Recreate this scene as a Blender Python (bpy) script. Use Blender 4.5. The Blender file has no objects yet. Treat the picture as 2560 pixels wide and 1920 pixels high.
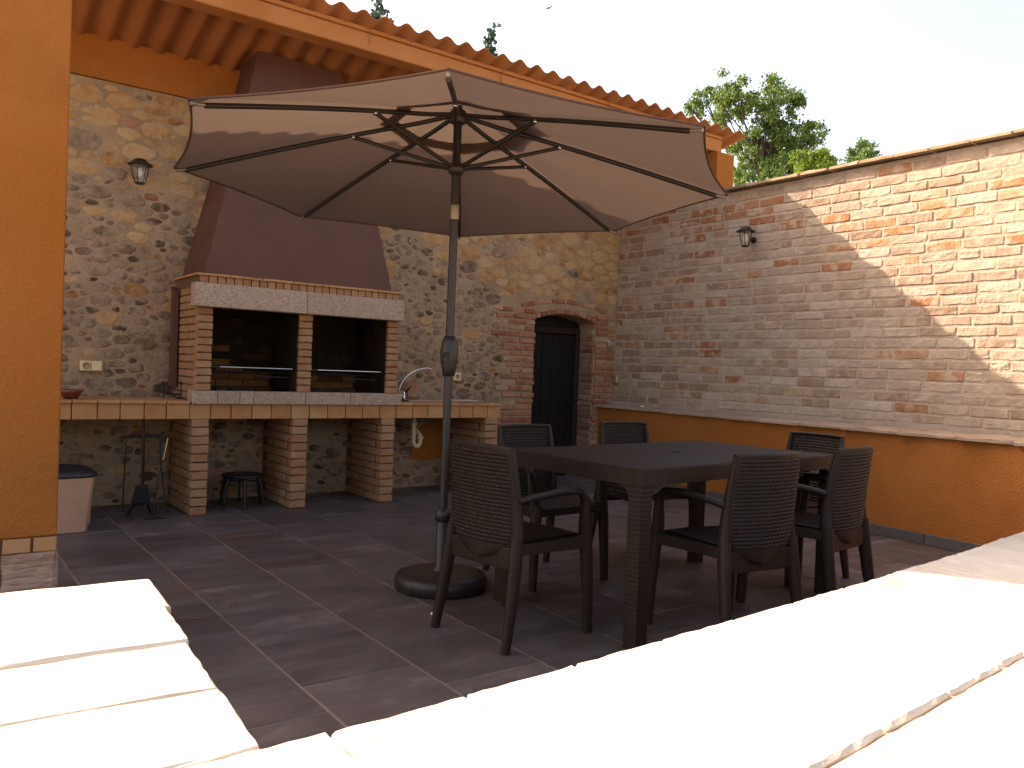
import bpy, bmesh, math, random
from mathutils import Vector, Matrix, noise
R = math.radians
S = 0.86            # the scene is laid out in units of 0.86 m; every mesh and location is multiplied by S
scn = bpy.context.scene
col = scn.collection
rnd = random.Random(7)

# ------------------------------------------------------------------ camera
yaw, pitch, roll = 0.633044, -0.0156369, 0.0375306
f = Vector((math.sin(yaw)*math.cos(pitch), math.cos(yaw)*math.cos(pitch), math.sin(pitch)))
r0 = Vector((math.cos(yaw), -math.sin(yaw), 0)); u0 = r0.cross(f)
r = math.cos(roll)*r0 + math.sin(roll)*u0; u = -math.sin(roll)*r0 + math.cos(roll)*u0
cd = bpy.data.cameras.new('camera'); cam = bpy.data.objects.new('camera', cd); col.objects.link(cam)
cam.matrix_world = Matrix(((r.x, u.x, -f.x, 0), (r.y, u.y, -f.y, 0), (r.z, u.z, -f.z, 1.3*S), (0, 0, 0, 1)))
cd.sensor_width = 36; cd.lens = 2027.8/2560*36; cd.clip_end = 2000; cd.clip_start = 0.05
scn.camera = cam
# ------------------------------------------------------------------ world, sun, exposure
SUN = Vector((-0.52, 1.0, 0.855)).normalized()
w = bpy.data.worlds.new('World'); scn.world = w; w.use_nodes = True
nt = w.node_tree; nt.nodes.clear()
sky = nt.nodes.new('ShaderNodeTexSky'); sky.sky_type = 'NISHITA'; sky.sun_disc = False
sky.sun_elevation = math.asin(SUN.z); sky.sun_rotation = math.atan2(SUN.x, SUN.y)
sky.air_density = 1.0; sky.dust_density = 5.0; sky.ozone_density = 1.0; sky.altitude = 150
bg = nt.nodes.new('ShaderNodeBackground'); bg.inputs[1].default_value = 0.15
wo = nt.nodes.new('ShaderNodeOutputWorld')
nt.links.new(sky.outputs[0], bg.inputs[0]); nt.links.new(bg.outputs[0], wo.inputs[0])
sl = bpy.data.lights.new('sun', 'SUN'); sl.energy = 3.5; sl.angle = R(0.53); sl.color = (1.0, 0.96, 0.90)
so = bpy.data.objects.new('sun', sl); col.objects.link(so)
so.rotation_euler = SUN.to_track_quat('Z', 'Y').to_euler()
scn.view_settings.view_transform = 'Standard'; scn.view_settings.look = 'None'
scn.view_settings.exposure = 1.8; scn.view_settings.gamma = 1
try:
    scn.view_settings.use_white_balance = True
    scn.view_settings.white_balance_temperature = 8100
    scn.view_settings.white_balance_tint = 19
except Exception: pass

# ------------------------------------------------------------------ materials
def newmat(name):
    m = bpy.data.materials.new(name); m.use_nodes = True; n = m.node_tree; n.nodes.clear()
    return m, n, n.nodes, n.links
def mat(name, cols, scale=3.0, rough=0.8, bump=0.3, bscale=40, bdist=0.004, stretch=(1,1,1), rand=0.0, metal=0.0,
        spec=0.3, detail=6, speck=None, stain=None, hue=None):
    """cols: list of (pos, rgb) spread by noise; rand: how far each object shifts along the ramp; speck: (scale, rgb, threshold)"""
    m, n, N, L = newmat(name)
    tc = N.new('ShaderNodeTexCoord'); mp = N.new('ShaderNodeMapping'); mp.inputs['Scale'].default_value = stretch
    oi = N.new('ShaderNodeObjectInfo')
    off = N.new('ShaderNodeVectorMath'); off.operation = 'SCALE'; off.inputs[0].default_value = (37.1, 11.7, 53.3)
    L.new(oi.outputs['Random'], off.inputs['Scale'])
    ad = N.new('ShaderNodeVectorMath'); L.new(tc.outputs['Object'], mp.inputs[0]); L.new(mp.outputs[0], ad.inputs[0]); L.new(off.outputs[0], ad.inputs[1])
    n1 = N.new('ShaderNodeTexNoise'); n1.inputs['Scale'].default_value = scale; n1.inputs['Detail'].default_value = detail
    n1.inputs['Roughness'].default_value = 0.62
    L.new(ad.outputs[0], n1.inputs['Vector'])
    at = N.new('ShaderNodeAttribute'); at.attribute_name = 'tone'
    # position on the ramp = 0.5 + (noise-0.5)*k + (random-0.5)*rand + tone
    mm = N.new('ShaderNodeMath'); mm.operation = 'MULTIPLY_ADD'; mm.inputs[1].default_value = 1.5; mm.inputs[2].default_value = -0.25
    L.new(n1.outputs['Fac'], mm.inputs[0])
    rr = N.new('ShaderNodeMath'); rr.operation = 'MULTIPLY_ADD'; rr.inputs[1].default_value = rand; rr.inputs[2].default_value = -rand/2
    L.new(oi.outputs['Random'], rr.inputs[0])
    a1 = N.new('ShaderNodeMath'); L.new(mm.outputs[0], a1.inputs[0]); L.new(rr.outputs[0], a1.inputs[1])
    a2 = N.new('ShaderNodeMath'); L.new(a1.outputs[0], a2.inputs[0]); L.new(at.outputs['Fac'], a2.inputs[1]); a2.use_clamp = True
    cr = N.new('ShaderNodeValToRGB'); el = cr.color_ramp.elements
    while len(el) < len(cols): el.new(0.5)
    for e, (p, c) in zip(el, cols): e.position = p; e.color = (*c, 1)
    L.new(a2.outputs[0], cr.inputs[0]); out = cr.outputs[0]
    def mixin(out, fac, c, blend='MIX'):
        mx = N.new('ShaderNodeMix'); mx.data_type = 'RGBA'; mx.blend_type = blend
        L.new(fac, mx.inputs[0]); L.new(out, mx.inputs[6])
        mx.inputs[7].default_value = (*c, 1); return mx.outputs[2]
    if stain:
        s_, c_, lo, hi = stain
        ns = N.new('ShaderNodeTexNoise'); ns.inputs['Scale'].default_value = s_; ns.inputs['Detail'].default_value = 5
        L.new(ad.outputs[0], ns.inputs['Vector'])
        mr = N.new('ShaderNodeMapRange'); mr.inputs[1].default_value = lo; mr.inputs[2].default_value = hi
        L.new(ns.outputs['Fac'], mr.inputs[0]); out = mixin(out, mr.outputs[0], c_)
    if speck:
        s_, c_, th = speck
        ns = N.new('ShaderNodeTexNoise'); ns.inputs['Scale'].default_value = s_; ns.inputs['Detail'].default_value = 2
        L.new(ad.outputs[0], ns.inputs['Vector'])
        mr = N.new('ShaderNodeMapRange'); mr.inputs[1].default_value = th; mr.inputs[2].default_value = th+0.05
        L.new(ns.outputs['Fac'], mr.inputs[0]); out = mixin(out, mr.outputs[0], c_)
    b = N.new('ShaderNodeBsdfPrincipled'); L.new(out, b.inputs['Base Color'])
    b.inputs['Roughness'].default_value = rough; b.inputs['Metallic'].default_value = metal
    b.inputs['Specular IOR Level'].default_value = spec
    if bump:
        n2 = N.new('ShaderNodeTexNoise'); n2.inputs['Scale'].default_value = bscale; n2.inputs['Detail'].default_value = 5
        L.new(ad.outputs[0], n2.inputs['Vector'])
        bm_ = N.new('ShaderNodeBump'); bm_.inputs['Strength'].default_value = bump; bm_.inputs['Distance'].default_value = bdist
        L.new(n2.outputs['Fac'], bm_.inputs['Height']); L.new(bm_.outputs[0], b.inputs['Normal'])
    o = N.new('ShaderNodeOutputMaterial'); L.new(b.outputs[0], o.inputs[0])
    return m
def flat(name, c, rough=0.5, metal=0.0, spec=0.5):
    v = 0.12
    return mat(name, [(0.2, tuple(x*(1-v) for x in c)), (0.8, tuple(x*(1+v) for x in c))], 6, rough, 0.05, 60, 0.001, metal=metal, spec=spec)

M = {}
M['plaster'] = mat('orange_stucco', [(0.1, (.30,.106,.026)), (0.5, (.36,.130,.033)), (0.9, (.41,.155,.043))], 2.6, .93, .8, 75, .010, spec=.1, stain=(1.3, (.33,.108,.020), .48, .72))
M['roofing'] = mat('painted_fibre_cement', [(0.1, (.25,.092,.036)), (0.5, (.32,.122,.046)), (0.9, (.38,.155,.060))], 2.5, .8, .2, 60, .003, stretch=(1,.35,1), spec=.2, rand=.3)
M['beam_paint'] = mat('faded_orange_paint', [(0.1, (.40,.165,.060)), (0.5, (.46,.195,.072)), (0.9, (.51,.225,.090))], 2.0, .85, .3, 70, .004, spec=.15, stain=(2.0, (.40,.155,.05), .5, .7))
M['mortar'] = mat('rubble_mortar', [(0.1, (.25,.165,.098)), (0.5, (.34,.232,.140)), (0.9, (.43,.30,.19))], 3.5, .95, .9, 45, .012, spec=.1)
M['grey_stone'] = mat('grey_rubble_stone', [(0.0, (.085,.054,.033)), (0.25, (.165,.110,.068)), (0.6, (.255,.176,.110)), (1.0, (.36,.255,.165))], 14, .85, 1.0, 30, .014, rand=.6, spec=.2, stain=(10, (.34,.24,.155), .48, .64))
M['ochre_stone'] = mat('ochre_rubble_stone', [(0.0, (.27,.115,.045)), (0.3, (.39,.215,.090)), (0.6, (.45,.275,.125)), (1.0, (.47,.33,.18))], 13, .88, 1.0, 30, .014, rand=.6, spec=.15, stain=(8, (.42,.30,.17), .52, .68))
M['red_brick'] = mat('old_red_brick', [(0.0, (.22,.085,.045)), (0.4, (.33,.145,.080)), (0.7, (.37,.205,.125)), (1.0, (.40,.28,.19))], 8, .9, .6, 50, .005, rand=.7, spec=.15)
M['jamb_brick'] = mat('weathered_jamb_brick', [(0.0, (.13,.06,.04)), (0.5, (.26,.13,.09)), (1.0, (.40,.25,.17))], 8, .9, .6, 50, .005, rand=.7, spec=.15)
M['wall_brick'] = mat('limewashed_brick', [(0.0, (.27,.178,.120)), (0.3, (.33,.245,.175)), (0.65, (.375,.295,.220)), (1.0, (.45,.37,.285))], 11, .92, .9, 38, .009, rand=.85, spec=.12, stain=(6, (.44,.33,.25), .54, .68))
M['orange_brick'] = mat('exposed_orange_brick', [(0.0, (.27,.110,.055)), (0.4, (.35,.175,.090)), (0.7, (.38,.225,.130)), (1.0, (.42,.31,.22))], 11, .92, .9, 38, .009, rand=.7, spec=.12, stain=(9, (.42,.31,.23), .50, .62))
M['wall_mortar'] = mat('limewash_mortar', [(0.1, (.34,.26,.195)), (0.5, (.41,.32,.245)), (0.9, (.48,.38,.30))], 5, .95, .9, 40, .010, spec=.1)
M['bbq_brick'] = mat('buff_brick', [(0.0, (.28,.128,.065)), (0.35, (.33,.172,.088)), (0.7, (.36,.207,.112)), (1.0, (.39,.248,.145))], 9, .88, .5, 60, .004, rand=.5, spec=.15)
M['joint'] = mat('brick_joint_mortar', [(0.1, (.12,.07,.04)), (0.9, (.19,.115,.07))], 6, .95, .6, 60, .004, spec=.1)
M['terracotta'] = mat('terracotta_tile', [(0.0, (.36,.145,.065)), (0.35, (.43,.20,.08)), (0.7, (.45,.245,.105)), (1.0, (.46,.29,.15))], 7, .7, .25, 50, .002, rand=.5, spec=.3)
M['granite'] = mat('speckled_granite', [(0.2, (.29,.205,.14)), (0.5, (.38,.28,.20)), (0.8, (.47,.36,.27))], 60, .6, .15, 90, .001, speck=(85, (.17,.125,.09), .60), detail=3, spec=.4, rand=.2)
M['hood'] = mat('burgundy_paint', [(0.1, (.092,.038,.026)), (0.9, (.130,.058,.040))], 2.0, .7, .25, 80, .003, spec=.3, stain=(1.4, (.14,.07,.06), .60, .75))
M['soot'] = mat('sooty_firebrick', [(0.0, (.006,.005,.004)), (0.5, (.020,.014,.009)), (1.0, (.09,.045,.018))], 2.2, .9, .5, 50, .004, spec=.1)
M['firebrick'] = mat('warm_firebrick', [(0.0, (.05,.024,.01)), (0.5, (.16,.07,.025)), (1.0, (.24,.12,.045))], 3, .9, .5, 50, .004, spec=.1, rand=.5)
M['floor_tile'] = mat('dark_slate_porcelain', [(0.0, (.044,.034,.031)), (0.40, (.088,.069,.062)), (0.7, (.120,.096,.087)), (1.0, (.22,.18,.165))], 5, .50, .35, 30, .002, stretch=(.8,1.7,1), rand=.35, spec=.35, detail=10, stain=(1.6, (.115,.068,.050), .58, .70))
M['grout'] = mat('floor_grout', [(0.1, (.24,.165,.13)), (0.9, (.34,.245,.20))], 6, .95, .2, 80, .001, spec=.1)
M['skirting'] = mat('grey_skirting_tile', [(0.1, (.075,.07,.066)), (0.9, (.115,.108,.10))], 6, .5, .1, 50, .001, rand=.3)
M['coping'] = mat('pale_stone_slab', [(0.0, (.36,.30,.225)), (0.4, (.50,.435,.35)), (1.0, (.62,.555,.46))], 4, .9, .9, 14, .014, rand=.3, spec=.1, stretch=(1,1,1))
M['base_stone'] = mat('split_face_stone', [(0.0, (.22,.10,.06)), (0.4, (.40,.27,.19)), (1.0, (.52,.40,.30))], 5, .92, 1.0, 16, .02, stretch=(.6,.6,3.2), rand=.3, spec=.1)
M['ledge'] = mat('ledge_stone', [(0.0, (.27,.185,.125)), (0.5, (.36,.26,.18)), (1.0, (.44,.34,.245))], 6, .9, .8, 24, .008, rand=.4, spec=.15)
M['coping_tile'] = mat('coping_clay_tile', [(0.0, (.22,.145,.085)), (0.5, (.31,.22,.14)), (1.0, (.40,.31,.22))], 6, .9, .5, 40, .005, rand=.5, spec=.15)
M['ground'] = mat('dry_pale_ground', [(0.1, (.33,.26,.18)), (0.9, (.44,.36,.26))], .6, .95, .3, 20, .01, spec=.1)
M['resin'] = mat('brown_moulded_resin', [(0.1, (.018,.0112,.008)), (0.9, (.027,.017,.012))], 4, .52, .1, 120, .0006, spec=.28)
M['resin_weave'] = mat('brown_woven_resin', [(0.1, (.017,.0105,.0074)), (0.9, (.029,.0175,.0115))], 12, .55, .1, 120, .0006, spec=.25)
M['pole'] = mat('bronze_powder_coat', [(0.1, (.018,.014,.013)), (0.9, (.025,.020,.018))], 5, .42, .1, 90, .0006, spec=.5)
M['black_metal'] = flat('black_iron', (.013,.012,.012), .45, .3)
M['brass_wire'] = flat('worn_brass', (.55,.33,.14), .3, 1.0)
M['chrome'] = flat('chrome', (.62,.60,.58), .16, 1.0)
M['steel'] = flat('brushed_steel', (.50,.48,.47), .28, 1.0)
M['cream'] = flat('cream_plastic', (.66,.53,.30), .4)
M['cream_dark'] = flat('socket_recess', (.30,.21,.10), .5)
M['pvc'] = flat('cream_pvc_pipe', (.58,.46,.28), .4)
M['bin'] = flat('beige_bin_plastic', (.50,.30,.185), .45)
M['bin_lid'] = flat('charcoal_lid_plastic', (.022,.020,.023), .4)
M['bowl'] = flat('glazed_red_clay', (.16,.032,.020), .25)
M['door'] = mat('black_stained_timber', [(0.1, (.0035,.003,.003)), (0.9, (.006,.005,.005))], 3, .6, .4, 30, .003, stretch=(6,6,.6), spec=.3)
M['door_frame'] = mat('dark_timber_frame', [(0.1, (.018,.011,.008)), (0.9, (.035,.021,.014))], 3, .7, .4, 30, .003, stretch=(1,1,6), spec=.2)
M['bark'] = mat('grey_bark', [(0.1, (.05,.038,.028)), (0.9, (.12,.095,.07))], 6, .95, .8, 20, .02, spec=.1)
M['ash'] = mat('ash_and_charcoal', [(0.2, (.01,.009,.008)), (0.6, (.05,.035,.022)), (0.9, (.14,.10,.06))], 9, .95, .6, 50, .006)
M['brass_label'] = flat('metal_label', (.30,.26,.20), .4, .6)
M['white_scrap'] = flat('white_scrap', (.75,.72,.68), .6)
M['bulb'] = flat('opal_bulb', (.70,.62,.50), .3)
M['ceramic'] = mat('painted_ceramic', [(0.3, (.10,.075,.05)), (0.5, (.32,.26,.19)), (0.7, (.50,.44,.36))], 22, .4, .1, 50, .001)
def glass():
    m, n, N, L = newmat('lantern_glass')
    g = N.new('ShaderNodeBsdfPrincipled'); g.inputs['Base Color'].default_value = (.75,.70,.60,1); g.inputs['Roughness'].default_value = .08
    g.inputs['Alpha'].default_value = .16
    o = N.new('ShaderNodeOutputMaterial'); L.new(g.outputs[0], o.inputs[0]); return m
M['glass'] = glass()
def cloth():
    m, n, N, L = newmat('taupe_parasol_cloth')
    tc = N.new('ShaderNodeTexCoord')
    nz = N.new('ShaderNodeTexNoise'); nz.inputs['Scale'].default_value = 2.5; nz.inputs['Detail'].default_value = 5; L.new(tc.outputs['Object'], nz.inputs['Vector'])
    cr = N.new('ShaderNodeValToRGB'); cr.color_ramp.elements[0].position = .3; cr.color_ramp.elements[0].color = (.118,.073,.058,1)
    cr.color_ramp.elements[1].position = .7; cr.color_ramp.elements[1].color = (.140,.087,.069,1); L.new(nz.outputs['Fac'], cr.inputs[0])
    d = N.new('ShaderNodeBsdfDiffuse'); t = N.new('ShaderNodeBsdfTranslucent'); mx = N.new('ShaderNodeMixShader'); mx.inputs[0].default_value = .22
    wv = N.new('ShaderNodeTexNoise'); wv.inputs['Scale'].default_value = 260; L.new(tc.outputs['Object'], wv.inputs['Vector'])
    b = N.new('ShaderNodeBump'); b.inputs['Strength'].default_value = .25; b.inputs['Distance'].default_value = .001; L.new(wv.outputs['Fac'], b.inputs['Height'])
    L.new(b.outputs[0], d.inputs['Normal'])
    L.new(cr.outputs[0], d.inputs[0]); t.inputs[0].default_value = (.205,.140,.102,1); L.new(d.outputs[0], mx.inputs[1]); L.new(t.outputs[0], mx.inputs[2])
    o = N.new('ShaderNodeOutputMaterial'); L.new(mx.outputs[0], o.inputs[0]); return m
M['cloth'] = cloth()
def leafmat(name, c1, c2, c3):
    m, n, N, L = newmat(name)
    tc = N.new('ShaderNodeTexCoord')
    at = N.new('ShaderNodeAttribute'); at.attribute_name = 'tone'
    cr = N.new('ShaderNodeValToRGB'); e = cr.color_ramp.elements; e.new(.5)
    for k, (p, c) in enumerate(((0, c1), (.5, c2), (1, c3))): e[k].position = p; e[k].color = (*c, 1)
    L.new(at.outputs['Fac'], cr.inputs[0])
    d = N.new('ShaderNodeBsdfPrincipled'); d.inputs['Roughness'].default_value = .55; d.inputs['Specular IOR Level'].default_value = .3
    t = N.new('ShaderNodeBsdfTranslucent'); mx = N.new('ShaderNodeMixShader'); mx.inputs[0].default_value = .4
    L.new(cr.outputs[0], d.inputs['Base Color']); L.new(cr.outputs[0], t.inputs[0]); L.new(d.outputs[0], mx.inputs[1]); L.new(t.outputs[0], mx.inputs[2])
    o = N.new('ShaderNodeOutputMaterial'); L.new(mx.outputs[0], o.inputs[0]); return m
M['leaf'] = leafmat('plane_tree_leaves', (.04,.09,.022), (.085,.165,.035), (.17,.24,.05))
M['leaf_bright'] = leafmat('yellow_green_leaves', (.07,.13,.015), (.12,.21,.02), (.17,.27,.03))
M['leaf_blue'] = leafmat('blue_green_needles', (.02,.05,.04), (.035,.08,.06), (.05,.11,.07))

# ------------------------------------------------------------------ mesh helpers
class MB:
    def __init__(s): s.v = []; s.f = []; s.m = []; s.t = []; s.sm = []
    def add(s, vs, fs, mi=0, tone=0.0, smooth=False):
        o = len(s.v); s.v += [tuple(p) for p in vs]
        for q in fs: s.f.append(tuple(i+o for i in q)); s.m.append(mi); s.t.append(tone); s.sm.append(smooth)
        return s
    def box(s, x0, x1, y0, y1, z0, z1, bev=0.0, mi=0, xf=None, tone=0.0):
        if bev <= 0:
            vs = [(x, y, z) for x in (x0, x1) for y in (y0, y1) for z in (z0, z1)]
            fs = [(0,1,3,2), (4,6,7,5), (0,4,5,1), (2,3,7,6), (0,2,6,4), (1,5,7,3)]
        else:
            b = min(bev, (x1-x0)*.45, (y1-y0)*.45, (z1-z0)*.45)
            bm = bmesh.new(); bmesh.ops.create_cube(bm, size=1)
            for q in bm.verts: q.co = Vector((x0+(q.co.x+.5)*(x1-x0), y0+(q.co.y+.5)*(y1-y0), z0+(q.co.z+.5)*(z1-z0)))
            bmesh.ops.bevel(bm, geom=bm.edges[:], offset=b, segments=1, affect='EDGES')
            bm.verts.index_update(); vs = [tuple(q.co) for q in bm.verts]; fs = [tuple(l.index for l in q.verts) for q in bm.faces]; bm.free()
        if xf: vs = [tuple(xf @ Vector(p)) for p in vs]
        return s.add(vs, fs, mi, tone)
    def tube(s, path, rad, n=8, mi=0, flat=1.0, cap=True, ref=None, smooth=True, up_r=None):
        P = [Vector(p) for p in path]; k = len(P)
        rad = [rad]*k if not isinstance(rad, (list, tuple)) else rad
        ref = Vector(ref) if ref else None
        vs = []; prev = None
        for i in range(k):
            t = (P[min(i+1, k-1)]-P[max(i-1, 0)]).normalized()
            if ref is not None: a = ref - t*ref.dot(t)
            elif prev is None: a = t.orthogonal()
            else: a = prev - t*prev.dot(t)
            a.normalize(); prev = a; b = t.cross(a)
            for j in range(n):
                an = 2*math.pi*(j+.5)/n
                vs.append(P[i] + (a*math.cos(an)*flat + b*math.sin(an))*rad[i])
        fs = [(i*n+j, i*n+(j+1) % n, (i+1)*n+(j+1) % n, (i+1)*n+j) for i in range(k-1) for j in range(n)]
        s.add(vs, fs, mi, 0, smooth)
        if cap:
            s.add(vs[:n], [tuple(range(n-1, -1, -1))], mi); s.add(vs[-n:], [tuple(range(n))], mi)
        return s
    def lathe(s, prof, c, n=24, mi=0, smooth=True, axis='Z', ell=1.0):
        vs = []
        for (rr, z) in prof:
            for j in range(n):
                an = 2*math.pi*j/n; x, y = rr*math.cos(an), rr*math.sin(an)*ell
                vs.append((c[0]+x, c[1]+y, c[2]+z) if axis == 'Z' else ((c[0]+x, c[1]+z, c[2]+y) if axis == 'Y' else (c[0]+z, c[1]+x, c[2]+y)))
        k = len(prof)
        fs = [(i*n+j, i*n+(j+1) % n, (i+1)*n+(j+1) % n, (i+1)*n+j) for i in range(k-1) for j in range(n)]
        fs += [tuple(range(n-1, -1, -1)), tuple((k-1)*n+j for j in range(n))]
        return s.add(vs, fs, mi, 0, smooth)
    def prism(s, poly, y0, y1, mi=0, plane='XZ'):
        n = len(poly)
        def P(p, y): return (p[0], y, p[1]) if plane == 'XZ' else ((y, p[0], p[1]) if plane == 'YZ' else (p[0], p[1], y))
        vs = [P(p, y0) for p in poly]+[P(p, y1) for p in poly]
        fs = [tuple(range(n)), tuple(range(2*n-1, n-1, -1))]+[(i, i+n, (i+1) % n+n, (i+1) % n) for i in range(n)]
        return s.add(vs, fs, mi)
    def mesh(s, name, mats, loc=(0,0,0)):
        me = bpy.data.meshes.new(name); lx, ly, lz = loc
        me.from_pydata([((x-lx)*S, (y-ly)*S, (z-lz)*S) for x, y, z in s.v], [], s.f)
        mats = mats if isinstance(mats, (list, tuple)) else [mats]
        for m_ in mats: me.materials.append(m_)
        me.polygons.foreach_set('material_index', s.m); me.polygons.foreach_set('use_smooth', s.sm)
        a = me.attributes.new('tone', 'FLOAT', 'FACE'); a.data.foreach_set('value', s.t)
        bm = bmesh.new(); bm.from_mesh(me); bmesh.ops.recalc_face_normals(bm, faces=bm.faces[:]); bm.to_mesh(me); bm.free()
        return me
ORG = {}
def thing(name, label, cat, loc=(0,0,0), group=None):
    o = bpy.data.objects.new(name, None); col.objects.link(o); o.empty_display_size = .1
    o.location = Vector(loc)*S; o['label'] = label; o['category'] = cat
    if group: o['group'] = group
    o['kind'] = 'thing'
    ORG[o.name] = Vector(loc); return o
def part(name, mb, mats, root=None, label=None, kind=None):
    org = ORG[root.name] if root else Vector((0,0,0))
    o = bpy.data.objects.new(name, mb.mesh(name, mats, org)); col.objects.link(o)
    if root: o.parent = root
    ORG[o.name] = org
    if label: o['label'] = label
    if kind: o['kind'] = kind
    return o
def single(name, mb, mats, label, cat, loc, group=None):
    o = bpy.data.objects.new(name, mb.mesh(name, mats, loc)); col.objects.link(o); o.location = Vector(loc)*S
    o['label'] = label; o['category'] = cat
    if group: o['group'] = group
    ORG[o.name] = Vector(loc); return o
def inst(name, me, root, loc, scale=(1,1,1), rot=(0,0,0)):
    o = bpy.data.objects.new(name, me); col.objects.link(o)
    if root: o.parent = root
    o.location = (Vector(loc)-(ORG[root.name] if root else Vector((0,0,0))))*S; o.scale = scale; o.rotation_euler = rot
    return o
def copy_tree(o):
    c = o.copy(); col.objects.link(c)
    for ch in list(o.children):
        d = ch.copy(); col.objects.link(d); d.parent = c
        for g in list(ch.children):
            e = g.copy(); col.objects.link(e); e.parent = d
    return c
AX = {'front': (Vector((1,0,0)), Vector((0,0,1)), Vector((0,-1,0))),     # faces -Y
      'left':  (Vector((0,-1,0)), Vector((0,0,1)), Vector((-1,0,0))),    # faces -X
      'right': (Vector((0,1,0)), Vector((0,0,1)), Vector((1,0,0))),
      'top':   (Vector((1,0,0)), Vector((0,1,0)), Vector((0,0,1)))}
def slab(mb, A, c, w_, h_, d, na=3, nb=2, bev=.006, jit=.003, rr=rnd, dome=.0, mi=0, tone=0.0, back=True, crough=None):
    """rough-edged block: front face centred on c, w_ along a, h_ along b, d deep behind"""
    a, b, n = AX[A] if isinstance(A, str) else A; c = Vector(c)
    us = [0, bev/w_]+[i/(na-1) for i in range(1, na-1)]+[1-bev/w_, 1] if na > 1 else [0, bev/w_, 1-bev/w_, 1]
    vs_ = [0, bev/h_]+[i/(nb-1) for i in range(1, nb-1)]+[1-bev/h_, 1] if nb > 1 else [0, bev/h_, 1-bev/h_, 1]
    us = sorted(us); vs_ = sorted(vs_); U = len(us); Vn = len(vs_); pts = []
    cr_ = jit if crough is None else crough
    for j, v in enumerate(vs_):
        for i, q in enumerate(us):
            e = i in (0, U-1) or j in (0, Vn-1)
            x = (q-.5)*w_; y = (v-.5)*h_
            corner = i in (0, U-1) and j in (0, Vn-1)
            if corner: x *= 1-bev*.8/w_; y *= 1-bev*.8/h_
            z = -bev*rr.uniform(.7, 1.3) if e else rr.uniform(-cr_, cr_)+dome*(1-(2*q-1)**2)*(1-(2*v-1)**2)
            pts.append(c+a*(x+rr.uniform(-jit, jit))+b*(y+rr.uniform(-jit, jit))+n*z)
    fs = [(j*U+i, j*U+i+1, (j+1)*U+i+1, (j+1)*U+i) for j in range(Vn-1) for i in range(U-1)]
    ring = [i for i in range(U)]+[j*U+U-1 for j in range(1, Vn)]+[(Vn-1)*U+i for i in range(U-2, -1, -1)]+[j*U for j in range(Vn-2, 0, -1)]
    k0 = len(pts); m_ = len(ring)
    for q in ring:
        p = pts[q]; pts.append(p - n*((p-c).dot(n)+d))
    for i in range(m_): fs.append((ring[i], k0+i, k0+(i+1) % m_, ring[(i+1) % m_]))
    if back: fs.append(tuple(k0+i for i in range(m_)))
    mb.add(pts, fs, mi, tone); return mb
def variants(name, A, w_, h_, d, mat_, n, **k):
    out = []
    for i in range(n):
        mb = MB(); slab(mb, A, (0,0,0), w_, h_, d, **k); out.append(mb.mesh(name, mat_))
    return out
def structure(name, mb, mats):
    o = part(name, mb, mats); o['kind'] = 'structure'; return o

# ================================================================== SETTING
g = MB(); g.add([(-300,-300,-.06),(300,-300,-.06),(300,300,-.06),(-300,300,-.06)], [(0,1,2,3)]); structure('ground', g, M['ground'])

# ---- patio floor: one object per tile over a bed of grout
FX0, FX1, FY0, FY1 = -1.0, 7.14, 1.16, 7.80
g = MB(); g.box(FX0, FX1, FY0, FY1, -.05, -.004); floor = structure('patio_floor', g, M['grout'])
tiles = variants('tile', 'top', .498, .526, .012, M['floor_tile'], 5, na=2, nb=2, bev=.0025, jit=.0004, crough=0.0, back=False)
rk = random.Random(3)
k = 0
for ci in range(-5, 12):
    x0 = 1.273+.508*ci
    for rj in range(-1, 14):
        y0 = 3.091+.536*(rj-4)+(0 if ci % 2 == 0 else .268)
        cx, cy = x0+.254, y0+.268
        if cx < FX0 or cx > 6.95 or cy < 1.3 or cy > 7.72: continue
        o = inst('tile', rk.choice(tiles), floor, (cx, cy, rk.uniform(-.0006, .0006)), rot=(0,0,rk.choice((0, math.pi))))
        k += 1

def stainmat():
    m, n, N, L = newmat('rust_ring_stain'); m.surface_render_method = 'DITHERED'
    tc = N.new('ShaderNodeTexCoord'); nz_ = N.new('ShaderNodeTexNoise'); nz_.inputs['Scale'].default_value = 9; nz_.inputs['Detail'].default_value = 6
    L.new(tc.outputs['Object'], nz_.inputs['Vector']); mr = N.new('ShaderNodeMapRange'); mr.inputs[1].default_value = .42; mr.inputs[2].default_value = .75; mr.inputs[4].default_value = .75
    L.new(nz_.outputs['Fac'], mr.inputs[0]); b = N.new('ShaderNodeBsdfPrincipled'); b.inputs['Base Color'].default_value = (.20,.095,.055,1); b.inputs['Roughness'].default_value = .8
    L.new(mr.outputs[0], b.inputs['Alpha']); o = N.new('ShaderNodeOutputMaterial'); L.new(b.outputs[0], o.inputs[0]); return m
g = MB(); n = 48; V0 = []
for i in range(n):
    a_ = 2*math.pi*i/n; c_, s_ = math.cos(a_), math.sin(a_); wq = .016+.014*(noise.noise(Vector((c_*2, s_*2, 7)))+.5)
    V0 += [(1.22+(.185-wq)*c_, 4.42+(.27-wq)*s_, .0032), (1.22+(.185+wq)*c_, 4.42+(.27+wq)*s_, .0032)]
g.add(V0, [(2*i, 2*i+1, (2*i+3) % (2*n), (2*i+2) % (2*n)) for i in range(n)]); part('ring_stain', g, stainmat(), floor, label='faint rust ring left on the floor tiles')

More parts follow.
